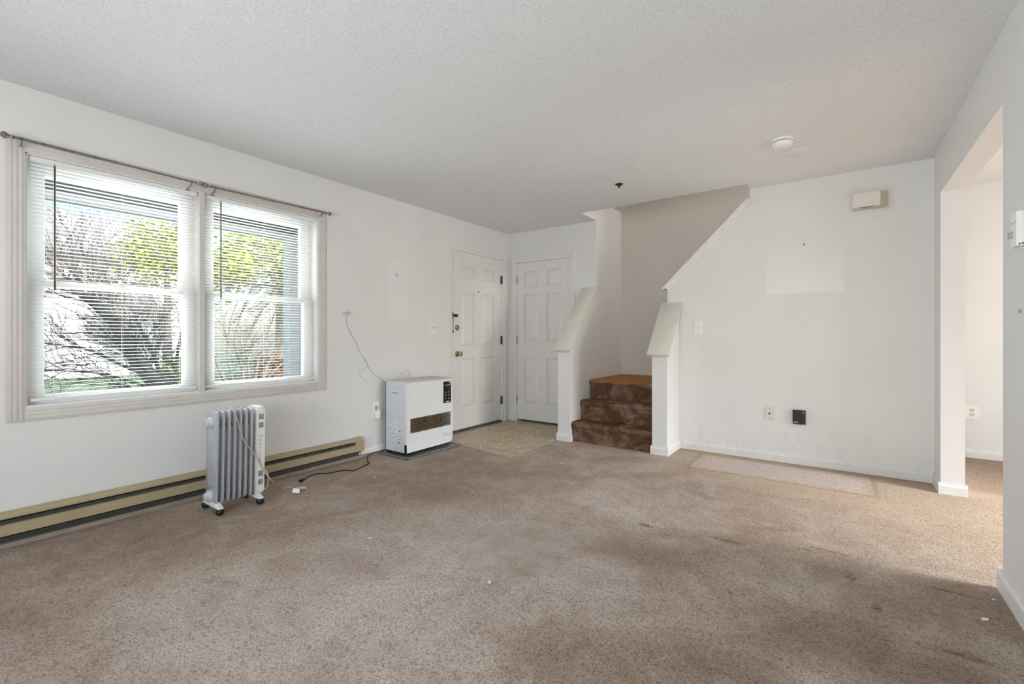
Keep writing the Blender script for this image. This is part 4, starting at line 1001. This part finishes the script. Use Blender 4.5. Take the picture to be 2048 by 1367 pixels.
def limb(tb, pts, r0, r1, n=6):
    P = curve_pts(pts, 4)
    for i in range(len(P) - 1):
        t = i / (len(P) - 1); t2 = (i+1) / (len(P) - 1); tb.seg(P[i], P[i+1], r0 + (r1-r0)*t, r0 + (r1-r0)*t2, n)
    return P
def bare_tree(name, label, base, limbs, r, bias, seed, twl, leafc, leafm, x):
    random.seed(seed)
    t = T(name, label, 'tree', base)
    tr_ = TB(); tw = TB(); tips = []
    for pts, r0, r1 in limbs:
        P3 = [px(u, v, 0, x + dx) for (u, v, dx) in pts]
        P = limb(tr_, P3, r0, r1)
        for i in range(3, len(P) - 1, 2):
            d = (P[i+1] - P[i]).normalized()
            for _ in range(2): grow(tw, P[i], rnd_dir(d * 0.8 + bias, 0.55), twl * random.uniform(0.6, 1.1), max(r1 * 0.4, 0.005), 2, bias, 0.42, tips)
    tr_.build('trunk', 'bark', t.o, base); tw.build('twigs', 'twig', t.o, base)
    if leafc:
        lf = TB()
        for _ in range(leafc): lf.leaf(random.choice(tips) + Vector((random.gauss(0, .05), random.gauss(0, .05), random.gauss(0, .05))), 0.024)
        lf.build('leaves', leafm, t.o, base)['kind'] = 'stuff'
b0 = px(352, 800, 0, -7.3); b0.z = GZ
bare_tree('bare_tree', 'leaning bare tree with a thick grey trunk outside the window nearer the camera', tuple(b0), [
    ([(372, 850, 0), (345, 800, 0), (300, 752, 0), (268, 712, 0), (248, 672, 0), (225, 640, 0.1), (195, 612, 0.1), (160, 585, 0.2), (120, 560, 0.3)], 0.12, 0.028),
    ([(250, 690, 0), (240, 650, -0.1), (228, 600, -0.2), (215, 560, -0.3), (212, 500, -0.4)], 0.055, 0.014),
    ([(300, 752, 0), (240, 728, 0.1), (180, 700, 0.2), (120, 690, 0.3), (70, 684, 0.4)], 0.026, 0.008),
    ([(330, 785, 0), (260, 762, 0.1), (190, 745, 0.2), (110, 740, 0.3), (60, 745, 0.4)], 0.022, 0.008),
    ([(282, 735, 0), (300, 725, -0.2), (312, 700, -0.3), (330, 660, -0.4), (340, 610, -0.5), (338, 540, -0.5)], 0.040, 0.012),
    ([(345, 800, 0), (318, 740, -0.2), (300, 690, -0.2), (272, 640, -0.3), (262, 590, -0.4)], 0.035, 0.011),
    ([(350, 800, 0), (352, 740, -0.3), (358, 690, -0.4), (372, 640, -0.4), (392, 590, -0.4)], 0.030, 0.010)],
    0.12, Vector((0.0, -0.35, 0.28)), 21, 0.62, 260, 'leaf_rust', -7.3)
b1 = px(505, 790, 0, -9.8); b1.z = GZ
bare_tree('bare_shrub', 'many-stemmed bare shrub outside the window nearer the front door', tuple(b1), [
    ([(500, 815, 0), (497, 740, 0), (492, 690, 0), (512, 640, 0), (545, 590, -0.2), (575, 545, -0.2), (590, 500, -0.2)], 0.040, 0.011),
    ([(492, 820, 0), (485, 740, 0), (470, 690, 0.1), (478, 640, 0.1), (498, 590, 0.1), (512, 540, 0.1), (520, 480, 0.1)], 0.033, 0.010),
    ([(510, 820, 0), (535, 730, -0.1), (560, 690, -0.2), (585, 650, -0.2), (612, 600, -0.2)], 0.045, 0.013),
    ([(488, 820, 0), (460, 740, 0.1), (455, 690, 0.1), (462, 640, 0.1), (480, 590, 0.1)], 0.027, 0.010),
    ([(505, 820, 0), (515, 730, -0.1), (530, 680, -0.2), (548, 630, -0.2), (560, 580, -0.2)], 0.030, 0.010),
    ([(500, 820, 0), (540, 750, -0.1), (575, 720, -0.2), (600, 700, -0.2)], 0.030, 0.011),
    ([(484, 820, 0), (440, 740, 0.2), (425, 690, 0.2), (415, 640, 0.2)], 0.044, 0.013)],
    0.06, Vector((0.0, 0.22, 0.30)), 33, 0.68, 500, 'leaf_yellow', -9.8)
def leafy(name, label, c, rx, rz, n, m, seed, trunk_r=0.16, m2=None):
    random.seed(seed); t = T(name, label, 'tree', (c[0], c[1], GZ)); off = (c[0], c[1], GZ)
    tk = TB(); cz = Vector(c); tk.seg(Vector((c[0], c[1], GZ)), cz, trunk_r, trunk_r * 0.5, 8)
    for _ in range(26):
        d = Vector((random.gauss(0, 1), random.gauss(0, 1), random.gauss(0, 0.8))).normalized()
        tk.seg(cz - Vector((0, 0, rz * random.uniform(0, 0.6))), cz + Vector((d.x * rx, d.y * rx, d.z * rz)) * random.uniform(0.5, 0.95), trunk_r * 0.3, 0.015, 4)
    tk.build('trunk', 'bark', t.o, off)
    clumps = []
    for _ in range(34):
        d = Vector((random.gauss(0, 1), random.gauss(0, 1), random.gauss(0, 1))).normalized() * random.uniform(0.35, 1.0)
        clumps.append((Vector((c[0] + d.x * rx, c[1] + d.y * rx, c[2] + d.z * rz)), random.uniform(0.16, 0.30) * rx))
    lf = TB()
    for _ in range(n):
        p, r = random.choice(clumps); lf.leaf(p + Vector((random.gauss(0, r * .6), random.gauss(0, r * .6), random.gauss(0, r * .5))), random.uniform(0.05, 0.10))
    lf.build('leaves', m, t.o, off)['kind'] = 'stuff'
leafy('leafy_tree', 'yellow-green tree filling the window nearer the front door', (-15.2, 7.8, 3.5), 2.3, 1.9, 9000, 'leaf_yellow', 41)
leafy('leafy_tree', 'green tree behind the yellow-green one', (-22.0, 14.5, 4.8), 3.2, 3.2, 9000, 'leaf_green', 42)
leafy('leafy_tree', 'yellow-green tree before the white house', (-20.8, 6.4, 4.4), 1.9, 1.4, 5000, 'leaf_yellow', 43)
leafy('leafy_tree', 'low rust-coloured shrub at the edge of the lawn', (-12.3, 6.1, 0.15), 0.5, 0.4, 2500, 'leaf_rust', 44, 0.07)
leafy('leafy_tree', 'dark green bush beside the bare shrub', (-12.6, 4.2, 0.15), 0.5, 0.4, 2500, 'leaf_green', 45, 0.06)
